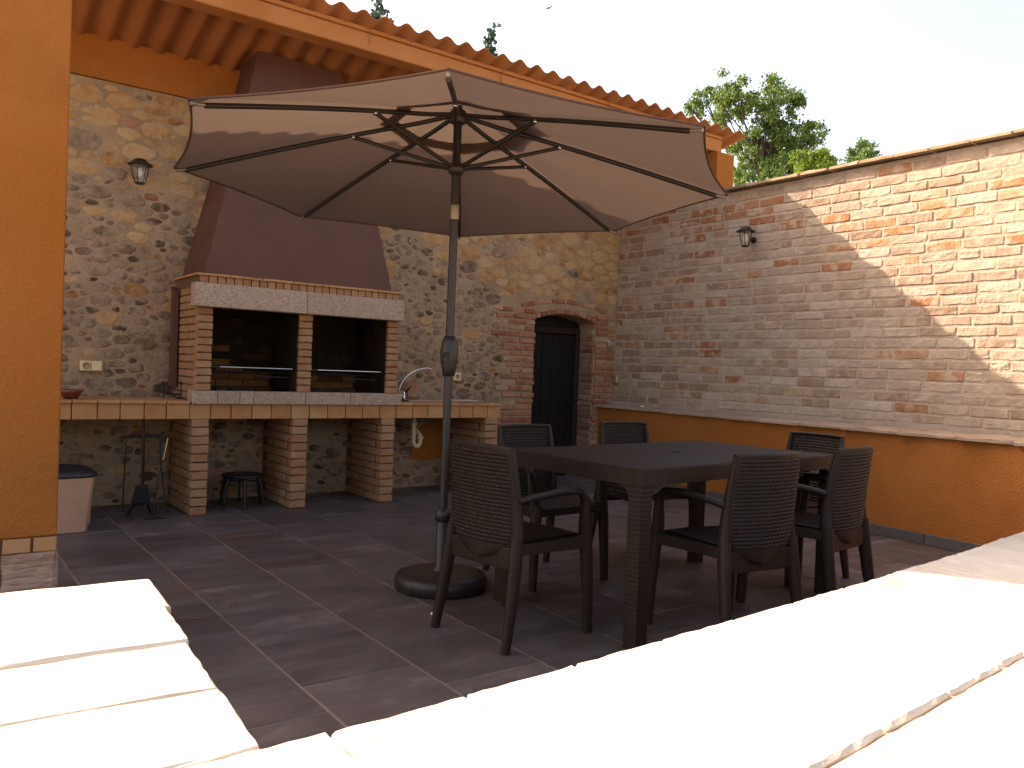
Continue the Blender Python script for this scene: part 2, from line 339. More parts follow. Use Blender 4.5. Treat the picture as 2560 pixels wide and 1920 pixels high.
# ---- rubble back wall
YB = 7.76
wall = thing('stone_wall', 'rubble stone back wall of grey and ochre stones with an arched doorway', 'wall', (2.0, YB+.3, 0))
g = MB()
def arch_z(x): t = (x-6.485)/.485; return 2.03-.085*t*t
g.box(-3.5, 6.0, YB, YB+.6, -.05, 3.66); g.box(6.97, 8.1, YB, YB+.6, -.05, 3.66)
ap = [(6.0, 3.66), (6.0, arch_z(6.0))]+[(6.0+.097*i, arch_z(6.0+.097*i)) for i in range(1, 10)]+[(6.97, arch_z(6.97)), (6.97, 3.66)]
for i in range(1, len(ap)-2):
    a_, b_ = ap[i], ap[i+1]; g.prism([(a_[0], a_[1]), (b_[0], b_[1]), (b_[0], 3.66), (a_[0], 3.66)], YB, YB+.6)
part('mortar', g, M['mortar'], wall)
# mortar skin with relief
g = MB(); nx, nz = 330, 165; X0, X1, Z0, Z1 = 0.0, 7.5, 0, 3.65
for j in range(nz+1):
    for i in range(nx+1):
        x = X0+(X1-X0)*i/nx; z = Z0+(Z1-Z0)*j/nz
        dpt = .010+.012*(noise.noise(Vector((x*5, z*6, 1)))*.5+.5)+.008*noise.noise(Vector((x*17, z*22, 3)))
        g.v.append((x, YB-dpt, z))
for j in range(nz):
    for i in range(nx):
        x = X0+(X1-X0)*(i+.5)/nx; z = Z0+(Z1-Z0)*(j+.5)/nz
        if 5.97 < x < 7.0 and z < 2.04: continue
        a_ = j*(nx+1)+i; g.f.append((a_, a_+1, a_+nx+2, a_+nx+1)); g.m.append(0); g.t.append(0); g.sm.append(True)
part('mortar_face', g, M['mortar'], wall)
# quoin bricks beside and over the door
doorbricks = []
z = .03
while z < 2.04:
    h = rnd.uniform(.046, .058)
    L_ = rnd.choice((.22, .30, .38, .45)); edge = 6.0+rnd.uniform(-.02, .012)
    if z > 1.9: edge = 6.0
    x = edge
    while x > edge-L_:
        ww = rnd.uniform(.14, .30); doorbricks.append((x-ww/2, z+h/2, ww-.016, h, 0)); x -= ww
    edge = 6.97+rnd.uniform(-.01, .015); x = edge
    while x < 7.26:
        ww = min(rnd.uniform(.12, .26), 7.31-x)
        if ww < .05: break
        doorbricks.append((x+ww/2, z+h/2, ww-.014, h, 0)); x += ww
    z += h+rnd.uniform(.016, .026)
n = 15
for i in range(n):
    t = (i+.5)/n; x = 5.93+1.1*t
    doorbricks.append((x, arch_z(min(max(x, 6.0), 6.97))+.032, 1.1/n-.012, .055, -math.atan(.085*2*(x-6.485)/.485**2)))
for i in range(6):
    x = 5.75+1.42*(i+.5)/6
    doorbricks.append((x, 2.185-.10*((x-6.485)/.6)**2*.7, .2, .052, -math.atan(.085*2*(x-6.485)/.6**2)*.7))
for bx, bz, bw, bh, ba in doorbricks:
    g = MB(); A = (Vector((math.cos(ba), 0, math.sin(ba))), Vector((-math.sin(ba), 0, math.cos(ba))), Vector((0,-1,0)))
    slab(g, A, (bx, YB-.026-rnd.uniform(0, .012), bz), bw, bh, .05, 3, 2, .007, .004, back=False)
    part('brick', g, M['red_brick'], wall)
# jamb bricks in the right reveal
z = .03
while z < 1.88:
    h = rnd.uniform(.05, .06); g = MB(); ww = rnd.uniform(.20, .25)
    slab(g, 'left', (6.97-.012-rnd.uniform(0, .012), YB+.015+ww/2, z+h/2), ww, h, .05, 3, 2, .007, .004, back=False)
    part('brick', g, M['jamb_brick'], wall); z += h+.022
# stones: circles packed in a squashed space, outlines cut by the bisectors of their neighbours
AS = .54
def blocked(x, z):
    if 5.42 < x and z < 2.26:
        if x > 5.52 or z < .5: return True
    if x < 0.02 or x > 7.28 or z < .02 or z > 3.62: return True
    if 4.32 < x < 4.78 and .28 < z < .74: return True
    if 1.93 < x < 3.65 and .98 < z < 2.0: return True
    if z > 2.0 and 1.97+.235*(z-2.02) < x < 3.6-.23*(z-2.02): return True
    return False
def ochre(x, z):
    v = z + .28*noise.noise(Vector((x*1.1, z*1.1, 4)))
    lim = 2.75 if x < 4.4 else (2.75-(x-4.4)*.55 if x < 5.6 else 2.1)
    return v > lim
st = []; grid = {}
def near(X, Z, rng_=2):
    gx, gz = int(X/.12), int(Z/.12)
    for a_ in range(gx-rng_, gx+rng_+1):
        for b_ in range(gz-rng_, gz+rng_+1):
            yield from grid.get((a_, b_), ())
rs = random.Random(21)
for rad, tries in ((.085, 130), (.070, 700), (.055, 2600), (.042, 6000), (.032, 12000), (.023, 20000), (.015, 26000)):
    for _ in range(tries):
        x = rs.uniform(.05, 7.27); z = rs.uniform(.03, 3.6); rr = rad*rs.uniform(.85, 1.12)
        if blocked(x, z): continue
        oc = ochre(x, z)
        if oc and rad < .02: continue
        if not oc and rad > .06 and rs.random() > .05: continue
        if not oc and rad > .038 and rs.random() > .16: continue
        X, Z = x*AS, z; gap = .007 if oc else .008
        if any((X-q[0])**2+(Z-q[1])**2 < (rr*(.92 if oc else .96)+q[2]+gap)**2 for q in near(X, Z)): continue
        if not (.03 < X) : continue
        if x+rr/AS > 7.33 or z+rr > 3.645 or z-rr < 0: continue
        if x+rr*.8/AS > 5.52 and z < 2.2: continue
        q = (X, Z, rr, oc); st.append(q); grid.setdefault((int(X/.12), int(Z/.12)), []).append(q)
def stone(q):
    X, Z, rr, oc = q; nb_ = [p for p in near(X, Z) if p is not q and (p[0]-X)**2+(p[1]-Z)**2 < (rr*2+p[2]+.06)**2]
    n = rs.choice((7, 8, 9)) if rr > .03 else rs.choice((6, 7)); cap = rr*(1.8 if oc else 1.62); gap = .0050 if oc else rs.uniform(.003, .009)
    out = []; ph = rs.uniform(0, 6.28)
    for i in range(n):
        an = ph+2*math.pi*i/n; dx, dz = math.cos(an), math.sin(an)
        t = cap*rs.uniform(.62, 1.12)
        for p in nb_:
            ex, ez = p[0]-X, p[1]-Z; d = math.hypot(ex, ez); cs = (dx*ex+dz*ez)/d
            if cs > .05: t = min(t, max(rr*.5, ((d*d+rr*rr-p[2]**2)/(2*d)-gap)/cs))
        zz = Z+dz*t; xx = (X+dx*t)/AS
        zz = min(max(zz, .005), 3.64); xx = min(xx, 7.325)
        out.append((xx, zz))
    cx, cz = X/AS, Z; tone = rs.uniform(-.25, .25)
    proud = rs.uniform(.002, .012) if rr > .03 else rs.uniform(.0, .007)
    vs = []
    for (x, z_) in out: vs.append((x, YB+.01, z_))
    for (x, z_) in out: vs.append((x, YB-.016-proud*.35, z_))
    for (x, z_) in out: vs.append((cx+(x-cx)*.80, YB-.016-proud*rs.uniform(.8, 1.15), cz+(z_-cz)*.78))
    vs.append((cx+rs.uniform(-.2, .2)*rr, YB-.016-proud*rs.uniform(.95, 1.4), cz))
    fs = []
    for k_ in (0, 1):
        for i in range(n): fs.append((k_*n+i, k_*n+(i+1) % n, (k_+1)*n+(i+1) % n, (k_+1)*n+i))
    for i in range(n): fs.append((2*n+i, 2*n+(i+1) % n, 3*n))
    return vs, fs, tone
# the 300 largest that the photograph shows come first
def shown(q):
    x, z = q[0]/AS, q[1]
    hid = (x < .85) or (z < .95 and x < 1.1) or (z > 3.0 and 2.4 < x) or (5.5 < x and z < .9)
    return q[2]*(.3 if hid else 1)*(.8 if z < .8 else 1)
st.sort(key=shown, reverse=True)
rest = MB()
for i, q in enumerate(st):
    vs, fs, tone = stone(q)
    if q[3]: mi = 1 if rs.random() > .13 else (0 if rs.random() < .85 else 2)
    else: mi = 0 if rs.random() > .11 else (1 if rs.random() < .85 else 2)
    if i < 300:
        g = MB(); g.add(vs, fs, 0, tone*.6); part('stone', g, (M['grey_stone'], M['ochre_stone'], M['red_brick'])[mi], wall)
    else: rest.add(vs, fs, mi, tone*1.5)
part('small_stones', rest, [M['grey_stone'], M['ochre_stone'], M['red_brick']], wall, kind='stuff')
print('stones', len(st))
g = MB(); g.prism([(4.33,.31),(4.5,.28),(4.76,.30),(4.77,.66),(4.70,.74),(4.55,.70),(4.40,.62)], YB-.03, YB)
part('plaster_patch', g, M['plaster'], wall, label='rough orange plaster patch under the sink')
g = MB(); slab(g, 'front', (4.335, YB-.055, 1.055), .19, .20, .05, 4, 4, .03, .010, dome=.012, back=False); part('stone', g, M['red_brick'], wall, label='large reddish boulder just above the sink')
# orange plaster band over the stones
band = thing('plaster_band', 'orange plastered band along the top of the stone wall under the roof', 'wall', (2.0, YB+.2, 3.66))
g = MB(); g.box(-3.5, 8.0, YB-.035, YB+.55, 3.66, 4.02); part('band', g, M['plaster'], band)

# door
door = thing('door', 'closed black timber door deep inside the arched doorway', 'door', (6.47, YB+.34, 0))
for i in range(5):
    g = MB(); x0 = 6.04+.172*i; g.box(x0+.004, x0+.168, YB+.32, YB+.36, .01, 1.80, .006); part('plank', g, M['door'], door)
g = MB(); g.box(5.95, 6.035, YB+.27, YB+.40, 0, 1.89, .006); part('door_post', g, M['door_frame'], door)
g = MB(); g.box(6.905, 6.99, YB+.27, YB+.40, 0, 1.89, .006); part('door_post', g, M['door_frame'], door)
g = MB(); g.box(6.036, 6.904, YB+.27, YB+.40, 1.805, 1.89, .006); part('lintel', g, M['door_frame'], door)
g = MB(); g.prism([(5.98,1.895),(6.99,1.895),(6.99,1.93),(6.8,2.05),(6.2,2.05),(5.98,1.94)], YB+.30, YB+.42); part('tympanum', g, M['door'], door)
g = MB(); g.lathe([(.012,0),(.018,-.02),(.018,-.05),(.006,-.055)], (6.84, YB+.32, .93), 12, axis='Y'); part('handle', g, M['black_metal'], door)
g = MB(); g.box(5.6, 7.4, YB+.45, YB+.6, -.05, 2.2); part('back_board', g, M['door'], door)

# ---- brick boundary wall on the right
XB = 7.337
bw = thing('brick_wall', 'tall limewashed brick boundary wall on the right, half in sun', 'wall', (XB+.2, 4.0, 0))
g = MB(); g.box(XB+.014, XB+.38, -1.0, YB, -.05, 3.40); part('wall_core', g, M['wall_mortar'], bw)
g = MB(); ny, nz = 190, 84; Y0, Y1 = 2.0, YB; Z0, Z1 = .9, 3.40
for j in range(nz+1):
    for i in range(ny+1):
        y = Y0+(Y1-Y0)*i/ny; z = Z0+(Z1-Z0)*j/nz
        g.v.append((XB+.004-.006*(noise.noise(Vector((y*7, z*9, 9)))*.5+.5)-.003*noise.noise(Vector((y*23, z*27, 2))), y, z))
for j in range(nz):
    for i in range(ny):
        a_ = j*(ny+1)+i; g.f.append((a_, a_+1, a_+ny+2, a_+ny+1)); g.m.append(0); g.t.append(0); g.sm.append(True)
part('mortar_face', g, M['wall_mortar'], bw)
bv = variants('brick', 'left', .312, .070, .04, M['wall_brick'], 16, na=5, nb=3, bev=.006, jit=.0034, back=False, crough=.0026)
ov = variants('brick', 'left', .312, .070, .04, M['orange_brick'], 8, na=5, nb=3, bev=.006, jit=.0034, back=False, crough=.0026)
bv_h = variants('brick', 'left', .15, .070, .04, M['wall_brick'], 6, na=3, nb=3, bev=.009, jit=.005, back=False, crough=.004)
rb = random.Random(5); z = .955; row = 0; bl = []
while z < 3.36:
    pitch_ = rb.uniform(.089, .103); h = (pitch_-.017)/.070; y = 2.1+rb.uniform(0, .1)+(.165 if row % 2 else 0)
    wob = rb.uniform(-.004, .004)
    header = rb.random() < .10
    while y < YB-.02:
        L_ = .332*rb.uniform(.93, 1.06) if not header else .168
        if rb.random() < .07 and not header: L_ = rb.uniform(.15, .2)
        y1 = min(y+L_, YB-.01); ln = y1-y-.017
        if ln > .05: bl.append((y, y1, z+pitch_/2+wob+.006*noise.noise(Vector((y*1.3, z*3, 0))), ln, h, rb.uniform(.000, .006)))
        y = y1
    z += pitch_; row += 1
bl.sort(key=lambda q: (q[0]))
rest = MB()
for i, (y, y1, zc, ln, h, pr) in enumerate(bl):
    if zc+.035*h > 3.395: continue
    if i < 298 and y > 2.6 or (i < 298):
        if ln > .2: inst('brick', rb.choice(ov if rb.random() < (.25 if zc > 2.4 else .09 if zc > 1.6 else .05) else bv), bw, (XB-pr-.002, (y+y1)/2, zc), (1, ln/.312, h))
        else: inst('brick', rb.choice(bv_h), bw, (XB-pr-.002, (y+y1)/2, zc), (1, ln/.15, h))
    else: slab(rest, 'left', (XB-pr-.002, (y+y1)/2, zc), ln, .070*h, .04, 3, 2, .009, .005, rb, mi=(1 if rb.random() < (.35 if zc > 2.4 else .16) else 0), tone=rb.uniform(-.42, .42), back=False)
part('far_bricks', rest, [M['wall_brick'], M['orange_brick']], bw, kind='stuff')
y = 2.0
while y < YB:
    L_ = rb.uniform(.30, .36); g = MB(); slab(g, 'top', (XB+.16+rb.uniform(-.008, .008), y+L_/2, 3.447+rb.uniform(-.003, .003)), .50, L_-.012, .030, 4, 4, .007, .006, rb)
    part('coping_tile', g, M['coping_tile'], bw); y += L_

# low rendered plinth wall with its stone ledge
def px(y): return 6.705+.078*(y-3.19)
pw = thing('plinth_wall', 'low orange rendered wall along the foot of the brick wall with a stone ledge', 'wall', (7.0, 4.5, 0))
g = MB(); g.prism([(px(1.16), 1.16), (px(YB), YB-.003), (XB-.012, YB-.003), (XB-.012, 1.16)], -.04, .885, plane='XY'); part('render', g, M['plaster'], pw)
y = 1.2
while y < YB-.02:
    L_ = min(rb.uniform(.42, .55), YB-.02-y)
    if L_ < .08: break
    x0 = px(y+L_/2)-.045; g = MB(); slab(g, 'top', ((x0+XB-.02)/2, y+L_/2, .918+rb.uniform(-.003, .003)), XB-.02-x0, L_-.008, .030, 8, 6, .009, .008, rb)
    part('ledge_stone', g, M['ledge'], pw); y += L_
sk = (Vector((-.078, -1, 0)).normalized(), Vector((0,0,1)), Vector((-1, .078, 0)).normalized())
y = 1.3
while y < YB-.1:
    L_ = min(.508, YB-.02-y); yc = y+L_/2; g = MB(); slab(g, sk, (px(yc)-.014, yc, .047), L_-.008, .088, .013, 2, 2, .002, .0004, rb)
    part('skirting_tile', g, M['skirting'], pw); y += .508

# ---- corrugated roof, beam, pillar
EY, EZ, SLP = 6.44, 4.315, -.23
roof = thing('corrugated_roof', 'orange corrugated fibre cement roof over the barbecue corner', 'roof', (2.5, 7.2, 4.1))
def wz(x): return .027*math.cos(2*math.pi*(x-5.311)/.2085)
xs0 = 8.15
si = 0
while xs0 > -3.5:
    x1 = xs0; x0 = x1-.2085*5.5; g = MB(); nxs = 66; ys = [EY+rnd.uniform(-.002, .002), 7.0, 7.6, 8.3, 9.2]
    lift = (.0035 if si % 2 else 0)
    V0 = []
    for dz in (0, -.010):
        for y in ys:
            for i in range(nxs+1):
                x = x0+(x1-x0)*i/nxs; V0.append((x, y, EZ+SLP*(y-EY)+wz(x)+dz+lift))
    W = nxs+1; H = len(ys); fs = []
    for k_ in (0, H*W):
        for j in range(H-1):
            for i in range(nxs): fs.append((k_+j*W+i, k_+j*W+i+1, k_+(j+1)*W+i+1, k_+(j+1)*W+i))
    for i in range(nxs): fs += [(i, i+1, H*W+i+1, H*W+i), ((H-1)*W+i, (H-1)*W+i+1, H*W+(H-1)*W+i+1, H*W+(H-1)*W+i)]
    for j in range(H-1): fs += [(j*W, (j+1)*W, H*W+(j+1)*W, H*W+j*W), (j*W+nxs, (j+1)*W+nxs, H*W+(j+1)*W+nxs, H*W+j*W+nxs)]
    g.add(V0, fs, 0, 0, True); o = part('roof_sheet', g, M['roofing'], roof); xs0 -= .2085*5; si += 1
beam = thing('roof_beam', 'long orange beam carrying the front edge of the corrugated roof', 'beam', (2.5, 6.7, 4.1))
g = MB(); g.box(-3.5, 7.90, 6.60, 6.78, 4.07, 4.225, .008); part('beam_body', g, M['beam_paint'], beam)
g = MB(); g.box(-3.5, 7.88, 6.575, 6.80, 4.225, 4.262, .006); part('beam_cap', g, M['beam_paint'], beam)
for i in range(7):
    x = 7.4-1.42*i; g = MB(); g.tube([(x, 6.57, 4.30), (x, 6.566, 4.25), (x+.004, 6.592, 4.12)], .0035, 6); part('hook', g, M['roofing'], beam)
pil = thing('roof_pillar', 'orange rendered pillar end rising behind the brick wall under the roof edge', 'pillar', (7.95, 6.7, 0))
g = MB(); g.box(7.73, 8.045, 6.52, 7.3, -.05, 4.05, .006); part('shaft', g, M['plaster'], pil)

# ---- left column
cl = thing('column', 'orange stuccoed column on a stone base at the left edge', 'column', (.2, 4.5, 0))
g = MB(); g.box(-.16, .545, 4.3, 4.72, .452, 3.35, .006); part('shaft', g, M['plaster'], cl)
g = MB(); g.box(-.155, .537, 4.312, 4.712, -.02, .452); part('core', g, M['joint'], cl)
for (x0, x1) in ((-.16, .05), (.056, .318), (.326, .44), (.448, .546)):
    g = MB(); slab(g, 'front', ((x0+x1)/2, 4.297, .415), x1-x0-.004, .066, .02, 3, 2, .004, .0015); part('tile', g, M['terracotta'], cl)
for k_ in range(2):
    g = MB(); slab(g, 'right', (.548, 4.31+.1+.2*k_, .415), .19, .066, .02, 3, 2, .004, .0015); part('tile', g, M['terracotta'], cl)
for zr, xs_ in ((.29, (-.16, .32, .552)), (.10, (-.16, .1, .552))):
    for a_, b_ in zip(xs_, xs_[1:]):
        g = MB(); slab(g, 'front', ((a_+b_)/2, 4.294, zr), b_-a_-.012, .18, .03, 6, 5, .012, .005); part('block', g, M['base_stone'], cl)
    g = MB(); slab(g, 'right', (.552, 4.51, zr), .40, .18, .03, 5, 4, .012, .005); part('block', g, M['base_stone'], cl)

# ---- foreground garden walls topped with stone slabs
lw = thing('parapet_wall', 'sunlit low wall at lower left topped with four pale stone slabs', 'wall', (.0, 1.7, 0))
g = MB(); g.box(-.55, .43, 1.17, 2.14, -.04, .705); part('render', g, M['plaster'], lw)
rc = random.Random(17)
ys = [(1.150, 1.394), (1.399, 1.653), (1.658, 1.910), (1.914, 2.180)]
g = MB(); g.box(-.55, .39, 1.16, 2.15, .7055, .742); part('bedding', g, M['ledge'], lw)
edge = [.417, .430, .450, .476]
for (a_, b_), e_ in zip(ys, edge):
    g = MB(); A = (Vector((1, -.055, 0)).normalized(), Vector((.055, 1, 0)).normalized(), Vector((0,0,1)))
    slab(g, A, ((e_-.60)/2, (a_+b_)/2+.008, .75+rc.uniform(-.002, .002)), e_+.60, b_-a_, .042, 14, 8, .005, .0015, rc, crough=.0016)
    part('coping_slab', g, M['coping'], lw)
fw = thing('front_wall', 'broad sunlit low wall across the foreground topped with two rows of pale slabs', 'wall', (3.0, .7, 0))
def inner(x): return 1.112+.028*x+.0125*x*x if x < 3.4 else 1.352+.113*(x-3.4)
g = MB(); g.prism([(-.6, .2), (6.6, .2), (6.6, 1.55), (3.3, 1.28), (.5, 1.09), (-.6, 1.09)], -.04, .705, plane='XY'); part('render', g, M['plaster'], fw)
g = MB(); g.prism([(-.5, .22), (6.55, .22), (6.55, 1.5), (3.3, 1.25), (.5, 1.06), (-.5, 1.06)], .7055, .741, plane='XY'); part('bedding', g, M['ledge'], fw)
def yfar(x): return inner(x) if x > .4 else 1.128
def yjt(x): return .655+.07*max(0, x-1.0)
def laid(x0, x1, lo, hi, zc, nb):
    """rectangle slab bent to the two lines it lies between"""
    g = MB(); slab(g, 'top', ((x0+x1)/2, .5, zc), x1-x0, .44, .042, 9, nb, .006, .0017, rc, crough=.0014)
    g.v = [(x, lo(x)+(y-.28)/.44*(hi(x)-lo(x)), z) for x, y, z in g.v]; part('coping_slab', g, M['coping'], fw)
x = -.50
while x < 6.5:
    x1 = x+.2525; dj = rc.uniform(-.003, .003)
    laid(x+.002, x1-.002, lambda q: yjt(q)+.002, lambda q: yfar(q)+dj, .75+rc.uniform(-.0012, .0012), 13)
    laid(x+.032, x1+.028, lambda q: .13, lambda q: yjt(q)-.005, .749+rc.uniform(-.0012, .0012), 13)
    x = x1

# ================================================================== COUNTER AND BARBECUE
ct = thing('counter', 'long brick and terracotta tile worktop along the stone wall', 'counter', (2.5, 7.35, 0))
jx = [-.35,-.18,-.01,.16,.33,.50,.67,.80,.955,1.133,1.295,1.471,1.638,1.821,1.989,2.157,2.335,2.508,2.685,2.856,3.03,3.207,3.38,3.557,3.733,3.914,4.085,4.298,4.461,4.62,4.801,4.967]
g = MB(); g.box(-.35, 4.955, 6.972, YB-.035, .806, .925); part('slab', g, M['joint'], ct)
for a_, b_ in zip(jx, jx[1:]):
    g = MB(); slab(g, 'front', ((a_+b_)/2, 6.955, .868), b_-a_-.007, .124, .016, 3, 3, .004, .0012); part('front_tile', g, M['terracotta'], ct)
    g = MB(); slab(g, 'top', ((a_+b_)/2, 7.035, .957), b_-a_-.006, .20, .024, 3, 3, .005, .0012)
    if not (1.83 < (a_+b_)/2 < 3.76): part('edge_tile', g, M['terracotta'], ct)
for a_, b_ in zip(jx[::2], jx[2::2]):
    for y0, y1 in ((7.14, 7.42), (7.425, 7.72)):
        if 1.83 < (a_+b_)/2 < 3.76: continue
        g = MB(); slab(g, 'top', ((a_+b_)/2, (y0+y1)/2, .955), b_-a_-.006, y1-y0-.006, .022, 3, 3, .004, .0012); part('top_tile', g, M['terracotta'], ct)
for k_ in range(4):
    g = MB(); slab(g, 'right', (4.968, 7.05+.19*k_, .868), .182, .124, .016, 3, 3, .004, .0012); part('front_tile', g, M['terracotta'], ct)
bf = variants('brick', 'front', .135, .062, .10, M['bbq_brick'], 8, na=3, nb=2, bev=.006, jit=.0028, back=False)
bs = variants('brick', 'left', .24, .060, .016, M['bbq_brick'], 8, na=3, nb=2, bev=.004, jit=.002, back=False)
bsr = variants('brick', 'right', .24, .060, .016, M['bbq_brick'], 6, na=3, nb=2, bev=.004, jit=.002, back=False)
for x0, x1 in ((.98-.98+.2, .335), (1.845, 1.98), (2.705, 2.845), (3.585, 3.722), (4.785, 4.935)):
    g = MB(); g.box(x0+.012, x1-.012, 6.985, YB-.02, 0, .805); part('leg_core', g, M['joint'], ct)
    for k_ in range(11):
        zc = .037+.0735*k_
        inst('brick', rnd.choice(bf), ct, ((x0+x1)/2+rnd.uniform(-.004, .004), 6.955+rnd.uniform(-.003, .003), zc), ((x1-x0)/.135, 1, 1.06))
        for q in range(3):
            y = 6.965+(.0 if k_ % 2 else -.0)+.25*q+(.125 if k_ % 2 else 0)+.12
            if y+.12 > YB: continue
            inst('brick', rnd.choice(bs), ct, (x0-.002, y+.02, zc), (1, 1, 1.05))
            if x0 > 4.5: inst('brick', rnd.choice(bsr), ct, (x1+.002, y+.02, zc), (1, 1, 1.05))
# render on the end leg (rough mortar smears)
bb = thing('barbecue', 'double brick barbecue with granite mantel and tall burgundy hood', 'barbecue', (2.8, 7.3, .957))
PY = 6.985
# granite sill and mantel
for a_, b_ in ((1.827, 2.034), (2.034, 2.219), (2.219, 2.338), (2.338, 2.80), (2.80, 3.236), (3.236, 3.77)):
    g = MB(); g.box(a_+.002, b_-.002, 6.92, 7.08, .9585 if False else .932, 1.042, .004); part('sill_stone', g, M['granite'], bb)
for a_, b_ in ((1.825, 2.79), (2.79, 3.766)):
    g = MB(); g.box(a_+.0015, b_-.0015, 6.92, 7.06, 1.742, 1.938, .005); part('mantel_stone', g, M['granite'], bb)
# pillars
for x0, x1, left in ((1.868, 1.992, True), (2.752, 2.872, False), (3.632, 3.745, False)):
    g = MB(); g.box(x0+.008, x1-.008, PY+.02, YB-.01, 1.0, 2.0); part('pillar_core', g, M['joint'], bb)
    for k_ in range(11):
        inst('brick', rnd.choice(bf), bb, ((x0+x1)/2+rnd.uniform(-.003, .003), PY+rnd.uniform(-.002, .002), 1.072+.0638*k_), ((x1-x0)/.135, 1, .88))
for k_ in range(15):
    for q in range(4):
        y = PY+.13+.25*q-(.12 if k_ % 2 else 0)
        if y+.10 > YB or y < PY+.10 and False: continue
        y = max(y, PY+.125)
        inst('brick', rnd.choice(bs), bb, (1.860, y, .99+.0638*k_ if k_ else .99), (1, .97, .90))
        if k_ > 0: inst('brick', rnd.choice(bsr), bb, (3.752, y, .99+.0638*k_), (1, .97, .90))
# soldier course and cap tiles above the mantel
for k_ in range(26):
    x = 1.875+.0715*(k_+.5); g = MB(); slab(g, 'front', (x, PY-.004, 1.972), .064, .062, .04, 2, 2, .003, .0015, back=False); part('soldier_brick', g, M['bbq_brick'], bb)
for k_ in range(7):
    a_ = 1.845+.276*k_; g = MB(); slab(g, 'top', (a_+.138, PY+.04, 2.022+rnd.uniform(-.001, .001)), .272, .13, .018, 3, 2, .003, .002); part('cap_tile', g, M['terracotta'], bb)
for k_ in range(3):
    g = MB(); slab(g, 'top', (1.91, PY+.24+.26*k_-.01, 2.022), .13, .255, .018, 2, 3, .003, .002); part('cap_tile', g, M['terracotta'], bb)
    g = MB(); slab(g, 'top', (3.70, PY+.24+.26*k_-.01, 2.022), .13, .255, .018, 2, 3, .003, .002); part('cap_tile', g, M['terracotta'], bb)
# hood
hz = [2.024, 2.8, 4.08]; hl = [1.915, 2.105, 2.40]; hr = [3.665, 3.50, 3.20]; hy = [7.005, 7.10, 7.29]
g = MB(); V0 = []
for a_, b_, c_, z_ in zip(hl, hr, hy, hz): V0 += [(a_, YB-.02, z_), (a_, c_, z_), (b_, c_, z_), (b_, YB-.02, z_)]
fs = []
for k_ in range(2):
    for i in range(3): fs.append((k_*4+i, k_*4+i+1, (k_+1)*4+i+1, (k_+1)*4+i))
fs += [(0,1,2,3), (8,9,10,11)]
g.add(V0, fs); part('hood', g, M['hood'], bb)
# fireboxes: back, bed and the lining of each opening, brick by brick
fb = variants('firebrick', 'front', .24, .058, .02, M['soot'], 4, na=2, nb=2, bev=.003, jit=.0015, back=False)
fbw = variants('firebrick', 'front', .24, .058, .02, M['firebrick'], 4, na=2, nb=2, bev=.003, jit=.0015, back=False)
for bi, (x0, x1) in enumerate(((1.992, 2.752), (2.872, 3.632))):
    g = MB(); g.box(x0, x1, YB-.10, YB-.04, 1.0, 2.0); part('firebox_back', g, M['soot'], bb)
    for k_ in range(12):
        for q in range(4):
            xx = x0-.02+.25*q+(.125 if k_ % 2 else 0)
            if xx-.06 < x0-.07: continue
            if xx > x1+.03: continue
            ctr = x0+(.24 if bi == 0 else .30); zc = 1.03+.0638*k_
            lit_area = abs(xx-ctr) < (.22-.032*k_ if bi == 0 else .05) or (k_ < 3)  # lit patch of the firebox back, painted in as warmer brick
            sc = min(1, (min(xx+.12, x1)-max(xx-.12, x0))/.24)
            if sc < .2: continue
            xc = (min(xx+.12, x1)+max(xx-.12, x0))/2
            inst('firebrick', rnd.choice(fbw if lit_area else fb), bb, (xc, YB-.10-.004, zc), (sc, 1, 1))
    for xx, A in ((x0+.004, 'right'), (x1-.004, 'left')):
        g = MB()
        for k_ in range(11):
            for q in range(3): slab(g, A, (xx, PY+.165+.245*q, 1.03+.0638*k_), .235, .059, .02, 2, 2, .003, .001, tone=rnd.uniform(-.2, .2), back=False)
        g.box(min(xx, xx+(-.002 if A=='left' else .002)), max(xx, xx+(-.002 if A=='left' else .002)), PY+.035, YB-.1, 1.0, 1.95)
        part('side_lining', g, M['soot'], bb)
    g = MB(); g.box(x0, x1, PY+.02, YB-.1, .965, 1.03); part('firebox_bed', g, M['firebrick'], bb)
    g = MB(); g.box(x0, x1, PY+.05, YB-.1, 1.90, 2.0); part('firebox_top', g, M['soot'], bb)
    g = MB()
    for q in range(40):
        cx = x0+.18+rnd.gauss(.12, .09); cy = YB-.30+rnd.gauss(0, .06); s_ = rnd.uniform(.012, .03)
        slab(g, 'top', (min(max(cx, x0+.05), x1-.05), cy, 1.03+s_), s_*2, s_*1.6, s_*1.2, 2, 2, s_*.3, s_*.2)
    part('ash_heap', g, M['ash'], bb, kind='stuff')
    # grill: frame rods across the opening on two bars
    gr = MB(); gr.tube([(x0+.085, PY+.07, 1.245), (x1-.03, PY+.07, 1.245)], .006, 8); part('grill_rod', gr, M['chrome'], bb)
    gr = MB(); gr.box(x0+.002, x0+.09, PY+.06, PY+.08, 1.236, 1.254, .003); gr.tube([(x0+.002, PY+.3, 1.21), (x1-.002, PY+.3, 1.20)], .008, 6); gr.tube([(x0+.4, PY+.12, 1.17), (x1-.002, PY+.12, 1.165)], .007, 6)
    part('grill_bracket', gr, M['black_metal'], bb)
    g = MB()
    for q in range(16):
        xx = x0+.06+(x1-x0-.12)*q/15; g.tube([(xx, PY+.08, 1.245), (xx, YB-.16, 1.235)], .003, 5)
    part('grill_grid', g, M['black_metal'], bb)
# painted side post of the hood frame
g = MB(); g.prism([(7.50, 1.06), (7.62, 1.06), (7.62, 1.94), (7.52, 1.90)], 1.805, 1.842, plane='YZ'); part('side_post', g, M['hood'], bb)

